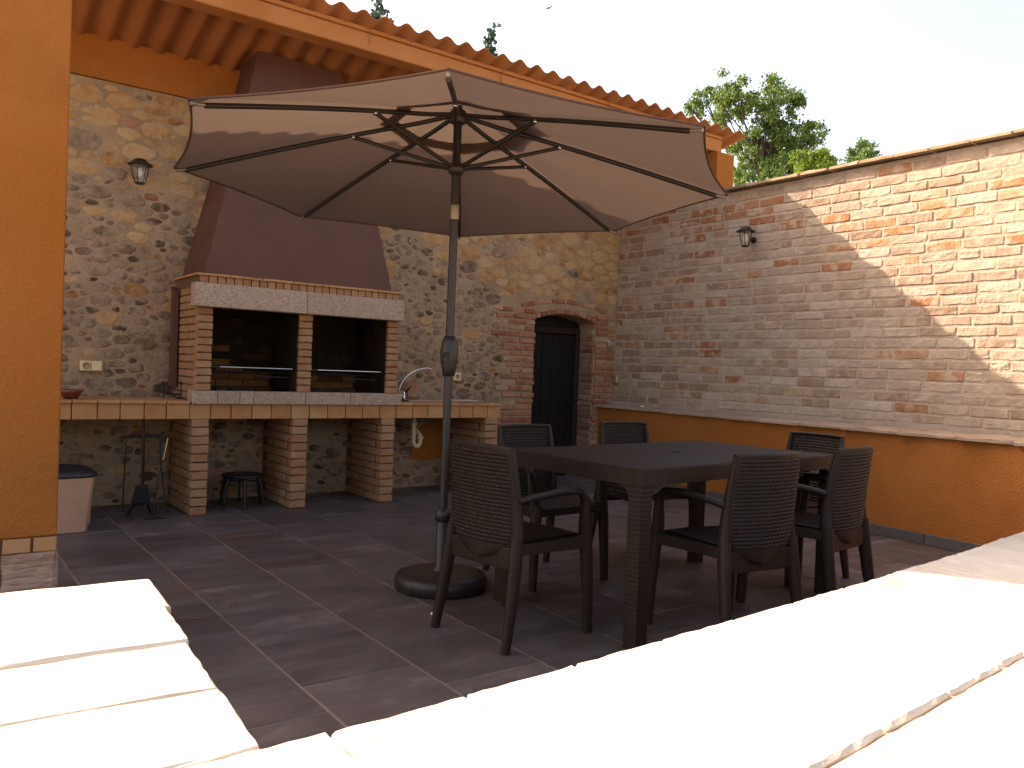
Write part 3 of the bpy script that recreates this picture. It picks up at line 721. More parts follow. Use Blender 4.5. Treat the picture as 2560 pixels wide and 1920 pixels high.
# ---- wrought iron grill stand beside the barbecue
gs = thing('iron_trivet', 'small black wrought iron rest on the worktop left of the barbecue', 'trivet', (1.79, 7.4, .957))
g = MB()
for x in (1.715, 1.86): g.tube([(x, 7.40, .957), (x, 7.40, 1.08), (x-.01, 7.40, 1.105)], .007, 6)
part('upright', g, M['black_metal'], gs)
g = MB(); g.tube([(1.715, 7.40, .995), (1.86, 7.40, .99)], .007, 6); g.tube([(1.79, 7.40, .99), (1.80, 7.28, .962), (1.86, 7.27, .962)], .007, 6); part('crossbar', g, M['black_metal'], gs)

# ---- sink, tap, waste pipe
sk_ = thing('sink', 'stainless steel sink set in the tiled worktop behind the parasol pole', 'sink', (4.5, 7.4, .957))
g = MB(); g.box(3.98, 4.90, 7.16, 7.62, .958, .972, .004); part('rim', g, M['steel'], sk_)
g = MB(); g.box(4.12, 4.50, 7.22, 7.56, .9725, .9745, .0005); part('bowl', g, M['steel'], sk_)
g = MB()
for q in range(7): g.tube([(4.56, 7.23+.05*q, .974), (4.86, 7.23+.05*q, .974)], .005, 6)
part('drainer', g, M['steel'], sk_)
tp = thing('tap', 'chrome swan neck tap curving over the sink beside the barbecue', 'tap', (4.0, 7.3, .97))
g = MB(); pth = []
for q in range(15):
    t = q/14; pth.append((3.943+.27*(1-math.cos(t*math.pi*.56))*1.0-.0, 7.30-.02*t, 1.05+.25*math.sin(t*math.pi*.5)))
g.tube([(3.955, 7.30, 1.0), (3.944, 7.30, 1.03)]+pth, .008, 10); part('spout', g, M['chrome'], tp)
g = MB(); g.tube([pth[-1], (pth[-1][0]+.02, 7.28, pth[-1][2]-.005), (pth[-1][0]+.03, 7.28, pth[-1][2]-.02)], .012, 10); part('nozzle', g, M['chrome'], tp)
g = MB(); g.lathe([(.026, 0), (.026, .03), (.020, .04), (.022, .07), (.012, .085)], (3.995, 7.30, .972), 16); g.tube([(3.955, 7.3, 1.01), (3.995, 7.3, 1.01)], .012, 8); part('mixer', g, M['chrome'], tp)
g = MB(); g.tube([(4.0, 7.29, 1.035), (4.035, 7.28, 1.075), (4.055, 7.27, 1.105)], [.012, .009, .007], 8); part('lever', g, M['black_metal'], tp)
wp = thing('waste_pipe', 'cream plastic U bend waste pipe hanging under the sink', 'pipe', (4.16, 7.3, .8))
g = MB(); pth = [(4.125, 7.3, .80), (4.125, 7.3, .60)]+[(4.165-.04*math.cos(a_), 7.3, .55-.06*math.sin(a_)) for a_ in [math.pi*q/10 for q in range(0, 11)]]+[(4.205, 7.3, .60), (4.19, 7.36, .65), (4.19, 7.5, .66), (4.19, YB-.02, .66)]
g.tube(pth, .024, 12); part('trap', g, M['pvc'], wp)
g = MB(); g.lathe([(.032, 0), (.034, .02), (.032, .045)], (4.125, 7.3, .70), 14); g.lathe([(.032, 0), (.034, .015), (.032, .035)], (4.205, 7.3, .56), 14); part('collar', g, M['pvc'], wp)
vv = thing('stop_valve', 'small dark valve fixed low beside the barbecue leg under the worktop', 'valve', (3.80, 7.6, .55))
g = MB(); g.tube([(3.79, YB-.02, .62), (3.79, 7.6, .62), (3.79, 7.58, .50)], .014, 8); part('body', g, M['black_metal'], vv)
g = MB(); g.lathe([(.01, 0), (.03, -.01), (.03, -.022), (.01, -.03)], (3.79, 7.58, .57), 10, axis='Y'); part('wheel', g, M['black_metal'], vv)

# ---- sockets and small wall fittings
def schuko(mb_, cx, cz, y, rr, A='Y'):
    mb_.lathe([(rr, 0), (rr, -.004), (rr*.84, -.004), (rr*.80, .004)], (cx, y, cz), 20, axis='Y')
so1 = thing('double_socket', 'cream double socket plate on the stone wall above the red bowl', 'socket', (1.2, YB-.03, 1.21))
g = MB(); g.box(1.112, 1.286, YB-.058, YB-.02, 1.168, 1.256, .006); part('plate', g, M['cream'], so1)
g = MB(); g.box(1.203, 1.276, YB-.063, YB-.0585, 1.178, 1.246, .002); part('blank_cover', g, M['cream'], so1)
g = MB(); schuko(g, 1.160, 1.212, YB-.0585, .030); part('socket_well', g, M['cream_dark'], so1)
g = MB(); g.box(1.193, 1.197, YB-.062, YB-.058, 1.172, 1.252); part('seam', g, M['cream_dark'], so1)
so2 = thing('single_socket', 'small square cream socket on the stone wall right of the parasol pole', 'socket', (4.89, YB-.03, 1.21))
g = MB(); g.box(4.843, 4.94, YB-.058, YB-.02, 1.172, 1.262, .005); part('plate', g, M['cream'], so2)
g = MB(); schuko(g, 4.892, 1.217, YB-.0585, .026); part('socket_well', g, M['cream_dark'], so2)
jb = thing('junction_box', 'tiny cream box low on the brick wall beside the corner', 'box', (XB-.03, 7.67, 1.25))
g = MB(); g.box(XB-.05, XB+.0, 7.63, 7.71, 1.20, 1.30, .005); part('body', g, M['cream_dark'], jb)
g = MB(); g.box(XB-.053, XB-.0505, 7.633, 7.665, 1.205, 1.295, .001); part('cover', g, M['cream'], jb)
dp = thing('wall_plaque', 'small round ceramic plaque on the bricks right of the doorway', 'plaque', (7.215, YB-.04, 1.70))
g = MB(); g.lathe([(.055, .02), (.058, -.006), (.050, -.014), (.044, -.010)], (7.215, YB-.045, 1.70), 20, axis='Y'); part('rim', g, M['ceramic'], dp)
g = MB(); g.lathe([(.043, 0), (.03, -.006), (.012, -.010)], (7.215, YB-.055, 1.70), 16, axis='Y'); part('centre', g, M['ceramic'], dp)

# ---- wall lanterns
def lantern(label, x, y, z, ang):
    t = thing('wall_lantern', label, 'lamp', (x, y, z), 'wall lanterns')
    X = Matrix.Translation((x, y, z)) @ Matrix.Rotation(ang, 4, 'Z')   # local: wall behind at +y
    def tr(mb_): mb_.v = [tuple(X @ Vector(p)) for p in mb_.v]; return mb_
    g = MB(); g.lathe([(.030, .15), (.034, .146), (.030, .130)], (0, 0, -.02), 14, axis='Y'); g.tube([(0, .14, -.02), (0, .08, -.03), (0, .05, .02), (0, .02, .06), (0, 0, .07)], .009, 8); part('bracket', tr(g), M['black_metal'], t)
    g = MB(); g.lathe([(.104, -.004), (.107, .003), (.085, .014), (.056, .036), (.050, .046), (.020, .056), (.003, .058)], (0, 0, .052), 8, smooth=False); part('cap', tr(g), M['black_metal'], t)
    g = MB(); g.lathe([(.036, -.012), (.042, -.008), (.042, 0), (.036, .004)], (0, 0, -.10), 6, smooth=False)
    for k_ in range(6):
        a_ = 2*math.pi*k_/6; g.tube([(.040*math.cos(a_), .040*math.sin(a_), -.10), (.074*math.cos(a_), .074*math.sin(a_), .05)], .004, 5)
    part('cage', tr(g), M['black_metal'], t)
    for k_ in range(6):
        a_ = 2*math.pi*k_/6; b_ = 2*math.pi*(k_+1)/6; g = MB()
        v4 = [(.0375*math.cos(a_), .0375*math.sin(a_), -.096), (.0375*math.cos(b_), .0375*math.sin(b_), -.096), (.070*math.cos(b_), .070*math.sin(b_), .048), (.070*math.cos(a_), .070*math.sin(a_), .048)]
        g.add(v4, [(0,1,2,3)]); part('pane', tr(g), M['glass'], t)
    g = MB(); g.lathe([(.010, -.06), (.022, -.04), (.026, -.01), (.018, .02), (.012, .03)], (0, 0, 0), 12); part('bulb', tr(g), M['bulb'], t)
    return t
lantern('black wall lantern with an opal bulb high on the rubble stone wall at left', 1.515, 7.60, 2.905, 0)
lantern('black wall lantern mounted high on the shaded part of the brick wall', XB-.15, 5.63, 2.85, -math.pi/2)

# ---- bowl, bin, stool, fire tools
t = thing('bowl', 'small dark red clay bowl on the worktop beside the column', 'bowl', (.965, 7.1, .957))
g = MB(); g.lathe([(.035, 0), (.048, .004), (.075, .045), (.092, .072), (.088, .074), (.070, .048), (.042, .012), (.01, .008)], (.965, 7.1, .957), 24); part('bowl_body', g, M['bowl'], t)
bn = thing('pedal_bin', 'beige pedal bin with a charcoal lid standing beside the column', 'bin', (.86, 6.75, 0))
g = MB(); pr = [(.62, .0), (1.035, .0), (1.062, .405), (.60, .405)]
V0 = []
for (z_, x0, x1, y0, y1) in ((0.004, .640, 1.033, 6.62, 6.80), (.20, .628, 1.050, 6.60, 6.81), (.405, .615, 1.068, 6.58, 6.83)):
    V0 += [(x0+.02, y0, z_), (x1-.02, y0, z_), (x1, y0+.02, z_), (x1, y1, z_), (x0, y1, z_), (x0, y0+.02, z_)]
fs = [(k_*6+i, k_*6+(i+1) % 6, k_*6+6+(i+1) % 6, k_*6+6+i) for k_ in range(2) for i in range(6)]+[(5,4,3,2,1,0), (12,13,14,15,16,17)]
g.add(V0, fs); part('body', g, M['bin'], bn)
g = MB(); g.prism([(6.87, .01), (6.90, .01), (6.945, .405), (6.86, .405), (6.835, .20)], .66, 1.09, plane='YZ'); part('rear_panel', g, M['bin'], bn)
g = MB(); g.box(.66, 1.045, 6.80, 6.875, .01, .40); part('gap_shade', g, M['bin_lid'], bn)  # charcoal block stands in for the shade between body and rear panel
g = MB(); V0 = []
for k_, (zz, gx) in enumerate(((.405, 0), (.412, .012), (.432, .008), (.450, -.04), (.456, -.12))):
    for i in range(20):
        a_ = 2*math.pi*i/20; cx, cy = .855, 6.765; sx, sy = .24+gx, .19+gx
        ca, sa = math.cos(a_), math.sin(a_); p_ = .55
        V0.append((cx+sx*math.copysign(abs(ca)**p_, ca), cy+sy*math.copysign(abs(sa)**p_, sa), zz+.025*max(0, sa)))
fs = [(k_*20+i, k_*20+(i+1) % 20, k_*20+20+(i+1) % 20, k_*20+20+i) for k_ in range(4) for i in range(20)]+[tuple(range(19, -1, -1)), tuple(80+i for i in range(20))]
g.add(V0, fs, 0, 0, True); part('lid', g, M['bin_lid'], bn)
g = MB(); g.box(.98, 1.06, 6.855, 6.90, .01, .035, .004); part('pedal', g, M['bin_lid'], bn)

sx_, sy_ = 2.375, 7.27
sl2 = thing('stool', 'low round black metal stool under the worktop between two brick legs', 'stool', (sx_, sy_, 0))
g = MB(); g.lathe([(.165, .262), (.182, .268), (.186, .280), (.178, .290), (.10, .292), (.02, .292)], (sx_, sy_, 0), 28); part('seat', g, M['black_metal'], sl2)
for i, a_ in enumerate((-100, -40, 20, 80, 140, 205)):
    a_ = R(a_); c_, s_ = math.cos(a_), math.sin(a_); thin = i in (1, 3)
    g = MB(); g.tube([(sx_+.15*c_, sy_+.15*s_, .268), (sx_+.178*c_, sy_+.178*s_, .20), (sx_+.20*c_, sy_+.20*s_, .0)], .008 if thin else .014, 8, flat=1.3); part('leg', g, M['black_metal'], sl2)
g = MB(); g.tube([(sx_+.178*math.cos(R(q)), sy_+.178*math.sin(R(q)), .205) for q in range(0, 361, 15)], .006, 6, cap=False); part('ring', g, M['black_metal'], sl2)

ts = thing('fire_tool_stand', 'black wrought iron stand for fire tools under the worktop', 'stand', (1.50, 7.08, 0), None)
g = MB()
g.tube([(1.50, 7.08, .10), (1.50, 7.08, .45), (1.495, 7.08, .66), (1.49, 7.08, .80)], [.014, .012, .014, .011], 8); part('post', g, M['black_metal'], ts)
g = MB(); g.tube([(1.335, 7.08, .615), (1.325, 7.08, .66), (1.35, 7.08, .655), (1.50, 7.08, .66), (1.62, 7.08, .665), (1.655, 7.08, .69), (1.66, 7.08, .655), (1.645, 7.08, .645)], .013, 8)
part('crossbar', g, M['black_metal'], ts)
for q in (-1, 1):
    for k_ in (-1, 1):
        g = MB(); g.tube([(1.50, 7.08, .12), (1.50+q*.05, 7.08+k_*.04, .10), (1.50+q*.09, 7.08+k_*.09, .004)], .009, 6); part('foot', g, M['black_metal'], ts)
t = thing('fire_poker', 'thin dark poker hanging from the left end of the fire tool stand', 'poker', (1.36, 7.06, 0))
g = MB(); g.tube([(1.355, 7.065, .61), (1.372, 7.06, .585), (1.362, 7.06, .50), (1.352, 7.06, .08), (1.365, 7.06, .05)], .0055, 6); part('rod', g, M['black_metal'], t)
t = thing('ash_shovel', 'black ash shovel hanging from the middle of the fire tool stand', 'shovel', (1.47, 7.03, 0))
g = MB(); g.tube([(1.485, 7.045, .63), (1.485, 7.04, .26)], .006, 6); part('handle', g, M['black_metal'], t)
g = MB(); g.add([(1.44,7.02,.27),(1.53,7.02,.27),(1.555,7.03,.12),(1.41,7.03,.12),(1.44,7.035,.27),(1.53,7.035,.27),(1.555,7.05,.12),(1.41,7.05,.12)], [(0,1,2,3),(4,5,6,7),(0,4,5,1),(1,5,6,2),(2,6,7,3),(3,7,4,0)]); part('blade', g, M['black_metal'], t)
t = thing('fire_tongs', 'black fire tongs with a bright worn handle leaning on the right of the tool stand', 'tongs', (1.60, 7.0, 0))
g = MB(); g.tube([(1.668, 7.01, .645), (1.652, 7.0, .56), (1.636, 7.0, .47)], .006, 6); part('handle', g, M['brass_wire'], t)
g = MB(); g.tube([(1.636, 7.0, .47), (1.60, 6.98, .36), (1.575, 6.97, .16), (1.55, 6.96, .02)], .006, 6); part('arm', g, M['black_metal'], t)
g = MB(); g.tube([(1.61, 7.0, .66), (1.615, 7.0, .45), (1.65, 6.99, .20), (1.65, 6.985, .13)], [.008, .008, .008, .016], 6); part('arm', g, M['black_metal'], t)
t = thing('wire_grate', 'folded black wire grate standing on the floor beside the fire tools', 'grate', (1.58, 6.96, 0))
g = MB()
for q in range(4): g.tube([(1.50+.045*q, 6.93, .006), (1.505+.045*q, 6.96, .10), (1.52+.04*q, 7.0, .15)], .004, 5)
g.tube([(1.49, 6.925, .008), (1.65, 6.925, .008)], .005, 6); part('wires', g, M['black_metal'], t)

# ================================================================== PARASOL
HX, HY, HZ = 2.538, 4.095, 2.819
um = thing('parasol', 'open taupe garden parasol with eight ribs over the patio table', 'parasol', (2.533, 4.095, .09))
RC = [(0.938,3.756,2.445),(1.172,4.976,2.403),(2.201,5.674,2.362),(3.423,5.439,2.346),(4.121,4.41,2.363),(3.887,3.189,2.405),(2.858,2.492,2.446),(1.636,2.726,2.462)]
RC = [Vector(c) for c in RC]; HUB = Vector((HX, HY, HZ))
g = MB(); NR, NC = 14, 12
for i in range(8):
    A_, B_ = RC[i], RC[(i+1) % 8]; V0 = []
    for a_ in range(NR+1):
        t = .215+(1-.215)*a_/NR
        for b_ in range(NC+1):
            s_ = b_/NC; e = A_.lerp(B_, s_); ed = 4*s_*(1-s_)
            p = HUB.lerp(e, t*(1-.028*ed*t**3)); p.z -= .020*ed*t*(1-t*.35); p.z += .012*math.sin(math.pi*t)
            p.z += .005*noise.noise(Vector((s_*7, t*2.2, i*3.1)))*ed+.0025*noise.noise(Vector((s_*22, t*3.0, i*5.1)))*(.3+ed)
            V0.append(p)
    W = NC+1; g.add(V0, [(a_*W+b_, a_*W+b_+1, (a_+1)*W+b_+1, (a_+1)*W+b_) for a_ in range(NR) for b_ in range(NC)], 0, 0, True)
part('canopy', g, M['cloth'], um)
g = MB()
for i in range(8):
    A_, B_ = RC[i], RC[(i+1) % 8]; V0 = []
    for a_ in range(6):
        t = .30*a_/5
        for b_ in range(7):
            s_ = b_/6; ed = 4*s_*(1-s_); p = HUB.lerp(A_.lerp(B_, s_), t*(1-.05*ed)); p.z += .045+.02*math.sin(math.pi*t/.3)-.012*ed*t/.3; V0.append(p)
    g.add(V0, [(a_*7+b_, a_*7+b_+1, (a_+1)*7+b_+1, (a_+1)*7+b_) for a_ in range(5) for b_ in range(6)], 0, 0, True)
part('vent_cap', g, M['cloth'], um)
g = MB()
for i in range(8):
    A_, B_ = RC[i], RC[(i+1) % 8]; pth = []
    for b_ in range(NC+1):
        s_ = b_/NC; ed = 4*s_*(1-s_); p = HUB.lerp(A_.lerp(B_, s_), 1-.028*ed); p.z -= .020*ed*.65; pth.append(p)
    g.tube(pth, .006, 5)
part('hem', g, M['cloth'], um)
def ribz(t): return .012*math.sin(math.pi*t)-.012
for i in range(8):
    c_ = RC[i]; pth = []
    for q in range(9):
        t = .03+(.955-.03)*q/8; p = HUB.lerp(c_, t); p.z += ribz(t)-.018; pth.append(p)
    pth[0] = Vector((HX, HY, HZ-.02)).lerp(c_, .012); g = MB(); g.tube(pth, .0135, 6, flat=1.0, ref=(0,0,1)); rb_ = part('rib', g, M['pole'], um)
    g = MB(); tip = HUB.lerp(c_, .995); tip.z += ribz(.99)-.008; a_ = HUB.lerp(c_, .955); a_.z += ribz(.955)-.016; g.tube([a_, tip], .009, 6); e = part('rib_tip', g, M['brass_label'], rb_)
    lo = Vector((HX, HY, 2.485)); j_ = HUB.lerp(c_, .372); j_.z += ribz(.37)-.03
    dr = (Vector((c_.x, c_.y, 0))-Vector((HX, HY, 0))).normalized(); g = MB(); g.tube([lo+dr*.035, j_], .0115, 6, ref=(0,0,1)); part('strut', g, M['pole'], rb_)
    g = MB(); g.lathe([(.012, -.012), (.012, .012)], j_, 8, axis='X' if abs(dr.y) > .7 else 'Y'); part('joint', g, M['chrome'], rb_)
g = MB(); g.tube([(2.533, 4.095, .10), (2.536, 4.095, 1.5), (HX, HY, HZ+.03)], .0245, 20); part('pole', g, M['pole'], um)
g = MB(); g.lathe([(.026, -.06), (.046, -.05), (.05, -.01), (.046, .02), (.026, .03)], (HX, HY, HZ-.02), 16); part('top_hub', g, M['pole'], um)
g = MB(); g.lathe([(.026, -.045), (.040, -.035), (.052, -.012), (.052, .014), (.040, .022), (.026, .024)], (HX, HY, 2.485), 16); part('runner', g, M['pole'], um)
g = MB(); g.lathe([(.012, 0), (.018, .02), (.006, .05), (.002, .07)], (HX, HY, HZ+.06), 12); part('finial', g, M['pole'], um)
g = MB(); g.lathe([(.026, 1.255), (.036, 1.262), (.042, 1.30), (.052, 1.345), (.054, 1.40), (.047, 1.46), (.034, 1.49), (.026, 1.495)], (2.537, 4.095, 0), 20); ck = part('crank_housing', g, M['pole'], um)
g = MB(); g.tube([(2.49, 4.05, 1.385), (2.468, 4.025, 1.385), (2.455, 4.02, 1.36), (2.45, 4.015, 1.335)], [.014, .012, .009, .012], 8); part('crank_handle', g, M['pole'], ck)
g = MB(); g.lathe([(.0258, 2.18), (.0268, 2.185), (.0268, 2.262), (.0258, 2.268)], (HX, HY, 0), 20); part('tilt_sleeve', g, M['brass_label'], um)
ub = thing('weighted_stand', 'round dark weighted base holding the parasol pole', 'parasol base', (2.533, 4.095, 0))
g = MB(); g.lathe([(.262, .004), (.272, .012), (.272, .070), (.262, .085), (.20, .100), (.08, .108), (.04, .110)], (2.533, 4.095, 0), 40)
part('weight', g, M['pole'], ub)
g = MB()
for k_ in range(4):
    a_ = R(-75+90*k_); X = Matrix.Translation((2.533, 4.095, 0)) @ Matrix.Rotation(a_, 4, 'Z'); g.box(.266, .2755, -.035, .035, .012, .045, .003, xf=X)
part('grip', g, M['black_metal'], ub)
g = MB(); g.lathe([(.062, .10), (.055, .12), (.037, .13), (.037, .40), (.034, .41)], (2.533, 4.095, 0), 20); part('sleeve', g, M['pole'], ub)
g = MB(); g.lathe([(.037, .395), (.046, .402), (.048, .44), (.044, .455), (.030, .465), (.026, .47)], (2.533, 4.095, 0), 20); part('clamp_ring', g, M['pole'], ub)

# ================================================================== TABLE
TX0, TX1, TY0, TY1, TZ = 2.70, 4.56, 2.755, 3.805, .860
tb = thing('patio_table', 'brown rectangular resin rattan patio table with square woven legs', 'table', ((TX0+TX1)/2, (TY0+TY1)/2, 0))
g = MB(); nx, ny = 150, 84
for j in range(ny+1):
    for i in range(nx+1):
        x = TX0+.02+(TX1-TX0-.04)*i/nx; y = TY0+.02+(TY1-TY0-.04)*j/ny
        zz = TZ-.0012+.0011*math.cos(math.pi*i)*(1 if (j//2) % 2 else -1)
        g.v.append((x, y, zz))
for j in range(ny):
    for i in range(nx): a_ = j*(nx+1)+i; g.f.append((a_, a_+1, a_+nx+2, a_+nx+1)); g.m.append(0); g.t.append(0); g.sm.append(True)
g.box(TX0+.02, TX1-.02, TY0+.02, TY1-.02, TZ-.03, TZ-.004)
part('tabletop', g, M['resin_weave'], tb)
def ribbed(mb_, x0, x1, y0, y1, z0, z1, axis, step, amp):
    """square bar whose faces are moulded in small woven steps along the axis"""
    L_ = {'x': x1-x0, 'y': y1-y0, 'z': z1-z0}[axis]; n = max(2, int(L_/step)); V0 = []
    for k_ in range(n+1):
        for s_ in (0, 1):
            if k_ == n and s_: break
            t = min((k_+(.55 if s_ else 0))/n, 1); o_ = amp if s_ else 0
            if axis == 'z': q = [(x0+o_, y0+o_), (x1-o_, y0+o_), (x1-o_, y1-o_), (x0+o_, y1-o_)]; V0 += [(a_, b_, z0+L_*t) for a_, b_ in q]
            elif axis == 'x': q = [(y0+o_, z0+o_), (y1-o_, z0+o_), (y1-o_, z1-o_), (y0+o_, z1-o_)]; V0 += [(x0+L_*t, a_, b_) for a_, b_ in q]
            else: q = [(x0+o_, z0+o_), (x1-o_, z0+o_), (x1-o_, z1-o_), (x0+o_, z1-o_)]; V0 += [(a_, y0+L_*t, b_) for a_, b_ in q]
    m_ = len(V0)//4
    fs = [(k_*4+i, k_*4+(i+1) % 4, k_*4+4+(i+1) % 4, k_*4+4+i) for k_ in range(m_-1) for i in range(4)]+[(3,2,1,0), tuple((m_-1)*4+i for i in range(4))]
    mb_.add(V0, fs)
g = MB()
for y0 in (TY0, TY1-.05): ribbed(g, TX0+.001, TX1-.001, y0, y0+.05, TZ-.080, TZ-.003, 'x', .020, .0010)
for x0 in (TX0, TX1-.05): ribbed(g, x0, x0+.05, TY0+.052, TY1-.052, TZ-.080, TZ-.003, 'y', .020, .0010)
part('apron', g, M['resin_weave'], tb)
for x0 in (TX0+.002, TX1-.082):
    for y0 in (TY0+.002, TY1-.082):
        g = MB(); ribbed(g, x0, x0+.08, y0, y0+.08, 0, TZ-.081, 'z', .022, .0010); part('leg', g, M['resin_weave'], tb)
        sx = 1 if x0 < 3.5 else -1; sy = 1 if y0 < 3.2 else -1
        bx = x0+(.08 if sx > 0 else 0); by = y0+(.08 if sy > 0 else 0)
        yy = y0+(.003 if sy > 0 else .037); xx = x0+(.003 if sx > 0 else .037)
        g = MB(); g.prism([(bx-sx*.002, TZ-.082), (bx+sx*.06, TZ-.082), (bx+sx*.02, TZ-.098), (bx-sx*.002, TZ-.14)], yy, yy+.04); part('corner_bracket', g, M['resin'], tb)
        g = MB(); g.prism([(by-sy*.002, TZ-.082), (by+sy*.06, TZ-.082), (by+sy*.02, TZ-.098), (by-sy*.002, TZ-.14)], xx, xx+.04, plane='YZ'); part('corner_bracket', g, M['resin'], tb)
g = MB(); g.lathe([(.036, -.002), (.036, .003), (.026, .004), (.022, -.001)], ((TX0+TX1)/2, (TY0+TY1)/2, TZ+.0005), 20); part('parasol_hole_cap', g, M['black_metal'], tb)

tb.rotation_euler = (0, 0, R(4.5))
# ================================================================== CHAIRS
def make_chair():
    t = thing('patio_chair', '', 'chair', (0,0,0), 'resin rattan armchairs round the patio table')
    SZ = .50
    g = MB(); V0 = []; n = 22
    for j in range(n+1):
        for i in range(n+1):
            x = -.225+.45*i/n; y = -.20+.45*j/n; x *= 1+.06*(j/n)
            z = SZ-.012+.010*(abs(x)/.23)**3+.0016*((i+j//2) % 2)-.012*max(0, (j/n-.85)/.15)**2
            V0.append((x, y, z))
    W = n+1; g.add(V0, [(j*W+i, j*W+i+1, (j+1)*W+i+1, (j+1)*W+i) for j in range(n) for i in range(n)], 0, 0, False)
    g.box(-.225, .225, -.20, .245, SZ-.035, SZ-.016)
    part('seat', g, M['resin_weave'], t)
    g = MB()
    for s_ in (-1, 1): g.tube([(s_*.222, -.215, SZ-.035), (s_*.24, .0, SZ-.038), (s_*.262, .225, SZ-.04)], [.036, .036, .042], 4, ref=(0,0,1), smooth=False, flat=1.0)
    g.tube([(-.262, .245, SZ-.04), (0, .262, SZ-.035), (.262, .245, SZ-.04)], .032, 4, ref=(0,0,1), smooth=False)
    g.box(-.218, .218, -.236, -.205, SZ-.135, SZ-.03, .006)
    part('seat_frame', g, M['resin'], t)
    # legs
    for s_ in (-1, 1):
        g = MB(); g.tube([(s_*.287, .257, .0), (s_*.281, .252, .20), (s_*.272, .244, .40), (s_*.262, .235, SZ+.0)], [.029, .034, .040, .044], 8, flat=.80, ref=(1,0,0)); part('leg', g, M['resin'], t)
        g = MB(); g.tube([(s_*.252, -.290, .0), (s_*.243, -.255, .20), (s_*.232, -.225, .40), (s_*.226, -.212, SZ+.02)], [.026, .034, .038, .037], 8, flat=.75, ref=(1,0,0)); part('leg', g, M['resin'], t)
        g = MB(); g.tube([(s_*.268, .238, SZ-.03), (s_*.275, .218, SZ+.05), (s_*.283, .210, .62), (s_*.285, .200, .685), (s_*.280, .165, .716), (s_*.260, .05, .722), (s_*.232, -.12, .705), (s_*.218, -.214, .69)],
                         [.042, .036, .030, .028, .028, .029, .028, .027], 8, flat=.66, ref=(0,1,.6)); part('armrest', g, M['resin'], t)
    def by(z): q = (z-.42)/.52; return -.205-.006*q-.040*q*q
    def hw(z):
        w_ = .214+.012*math.sin(math.pi*min(1, max(0, (z-.45)/.49)))
        if z < .57: w_ *= max(0, 1-((.57-z)/.1655)**2.3)**(1/2.3)
        if z > .915: w_ *= 1-.05*((z-.915)/.025)**2
        return w_
    g = MB(); nz, nx_ = 84, 64; V0 = []
    for side in (0, 1):
        for j in range(nz+1):
            z = .405+(.94-.405)*j/nz
            for i in range(nx_+1):
                q = -1+2*i/nx_; x = q*max(hw(z), .02); y = by(z)-.010-.034*(1-q*q)-.006*max(0, (.55-z)/.15)
                inside = abs(q) < .93 and z > .485 and z < .925
                wv = 0
                if inside:
                    row = j//3; wv = -.0012 if j % 3 == 0 else .0052*abs(math.cos(math.pi*(i/4.0+.5*(row % 2))))
                V0.append((x, y+(wv+.007)*(1 if side else -1), z))
    W = nx_+1; K = (nz+1)*W
    fs = [(o_+j*W+i, o_+j*W+i+1, o_+(j+1)*W+i+1, o_+(j+1)*W+i) for o_ in (0, K) for j in range(nz) for i in range(nx_)]
    for j in range(nz): fs += [(j*W, (j+1)*W, K+(j+1)*W, K+j*W), (j*W+nx_, (j+1)*W+nx_, K+(j+1)*W+nx_, K+j*W+nx_)]
    for i in range(nx_): fs += [(i, i+1, K+i+1, K+i), (nz*W+i, nz*W+i+1, K+nz*W+i+1, K+nz*W+i)]
    g.add(V0, fs, 0, 0, False); part('backrest', g, M['resin_weave'], t)
    g = MB(); pth = []
    for s_ in (-1, 1):
        pp = [(s_*.228, -.208, SZ+.0), (s_*.217, by(.60)+.010, .60), (s_*.213, by(.72)+.006, .72), (s_*.209, by(.85)+.002, .85), (s_*.206, by(.935)+.0, .935)]
        g.tube(pp, [.034, .030, .027, .022, .016], 8, flat=.72, ref=(1,0,0))
    top = [(-.215+.430*q/10, by(.94)-.034*(1-(-1+.2*q)**2), .942-.004*abs(-1+.2*q)**4) for q in range(11)]
    g.tube(top, .011, 8); part('back_frame', g, M['resin'], t)
    return t
ch0 = make_chair()
spots = [((2.452, 3.272), -81, 'armchair at the left end of the table, nearest the parasol base'),
         ((3.385, 2.690), -7, 'armchair seen from behind on the near side of the table, left of the pair'),
         ((4.232, 2.777), 7, 'armchair seen from behind at the near right corner of the table'),
         ((3.263, 4.030), 180, 'armchair on the far side of the table, below the dark doorway'),
         ((4.29, 4.19), 173, 'armchair on the far side of the table, in front of the low orange wall'),
         ((4.775, 3.285), 86, 'armchair at the right end of the table, farthest from the parasol base')]
for i, ((x, y), a_, lb) in enumerate(spots):
    o = ch0 if i == 0 else copy_tree(ch0)
    o.location = (x*S, y*S, 0); o.rotation_euler = (0, 0, R(a_)); o['label'] = lb

# ---- scraps
g = MB(); slab(g, 'top', (7.16, 7.05, .937), .045, .022, .012, 2, 2, .003, .003); single('paper_scrap', g, M['white_scrap'], 'tiny white scrap lying at the far end of the wall ledge', 'scrap', (7.16, 7.05, .925))
g = MB(); slab(g, 'top', (2.22, 3.66, .012), .012, .02, .011, 2, 2, .002, .003); single('floor_crumb', g, M['white_scrap'], 'tiny white crumb on the floor beside the parasol base', 'scrap', (2.22, 3.66, .001))
g = MB(); g.tube([(1.9,.46,.752),(1.92,.47,.757),(1.94,.468,.753)], .004, 5); single('twig', g, M['bark'], 'tiny dark twig on the sunlit foreground slabs', 'twig', (1.92,.468,.752))

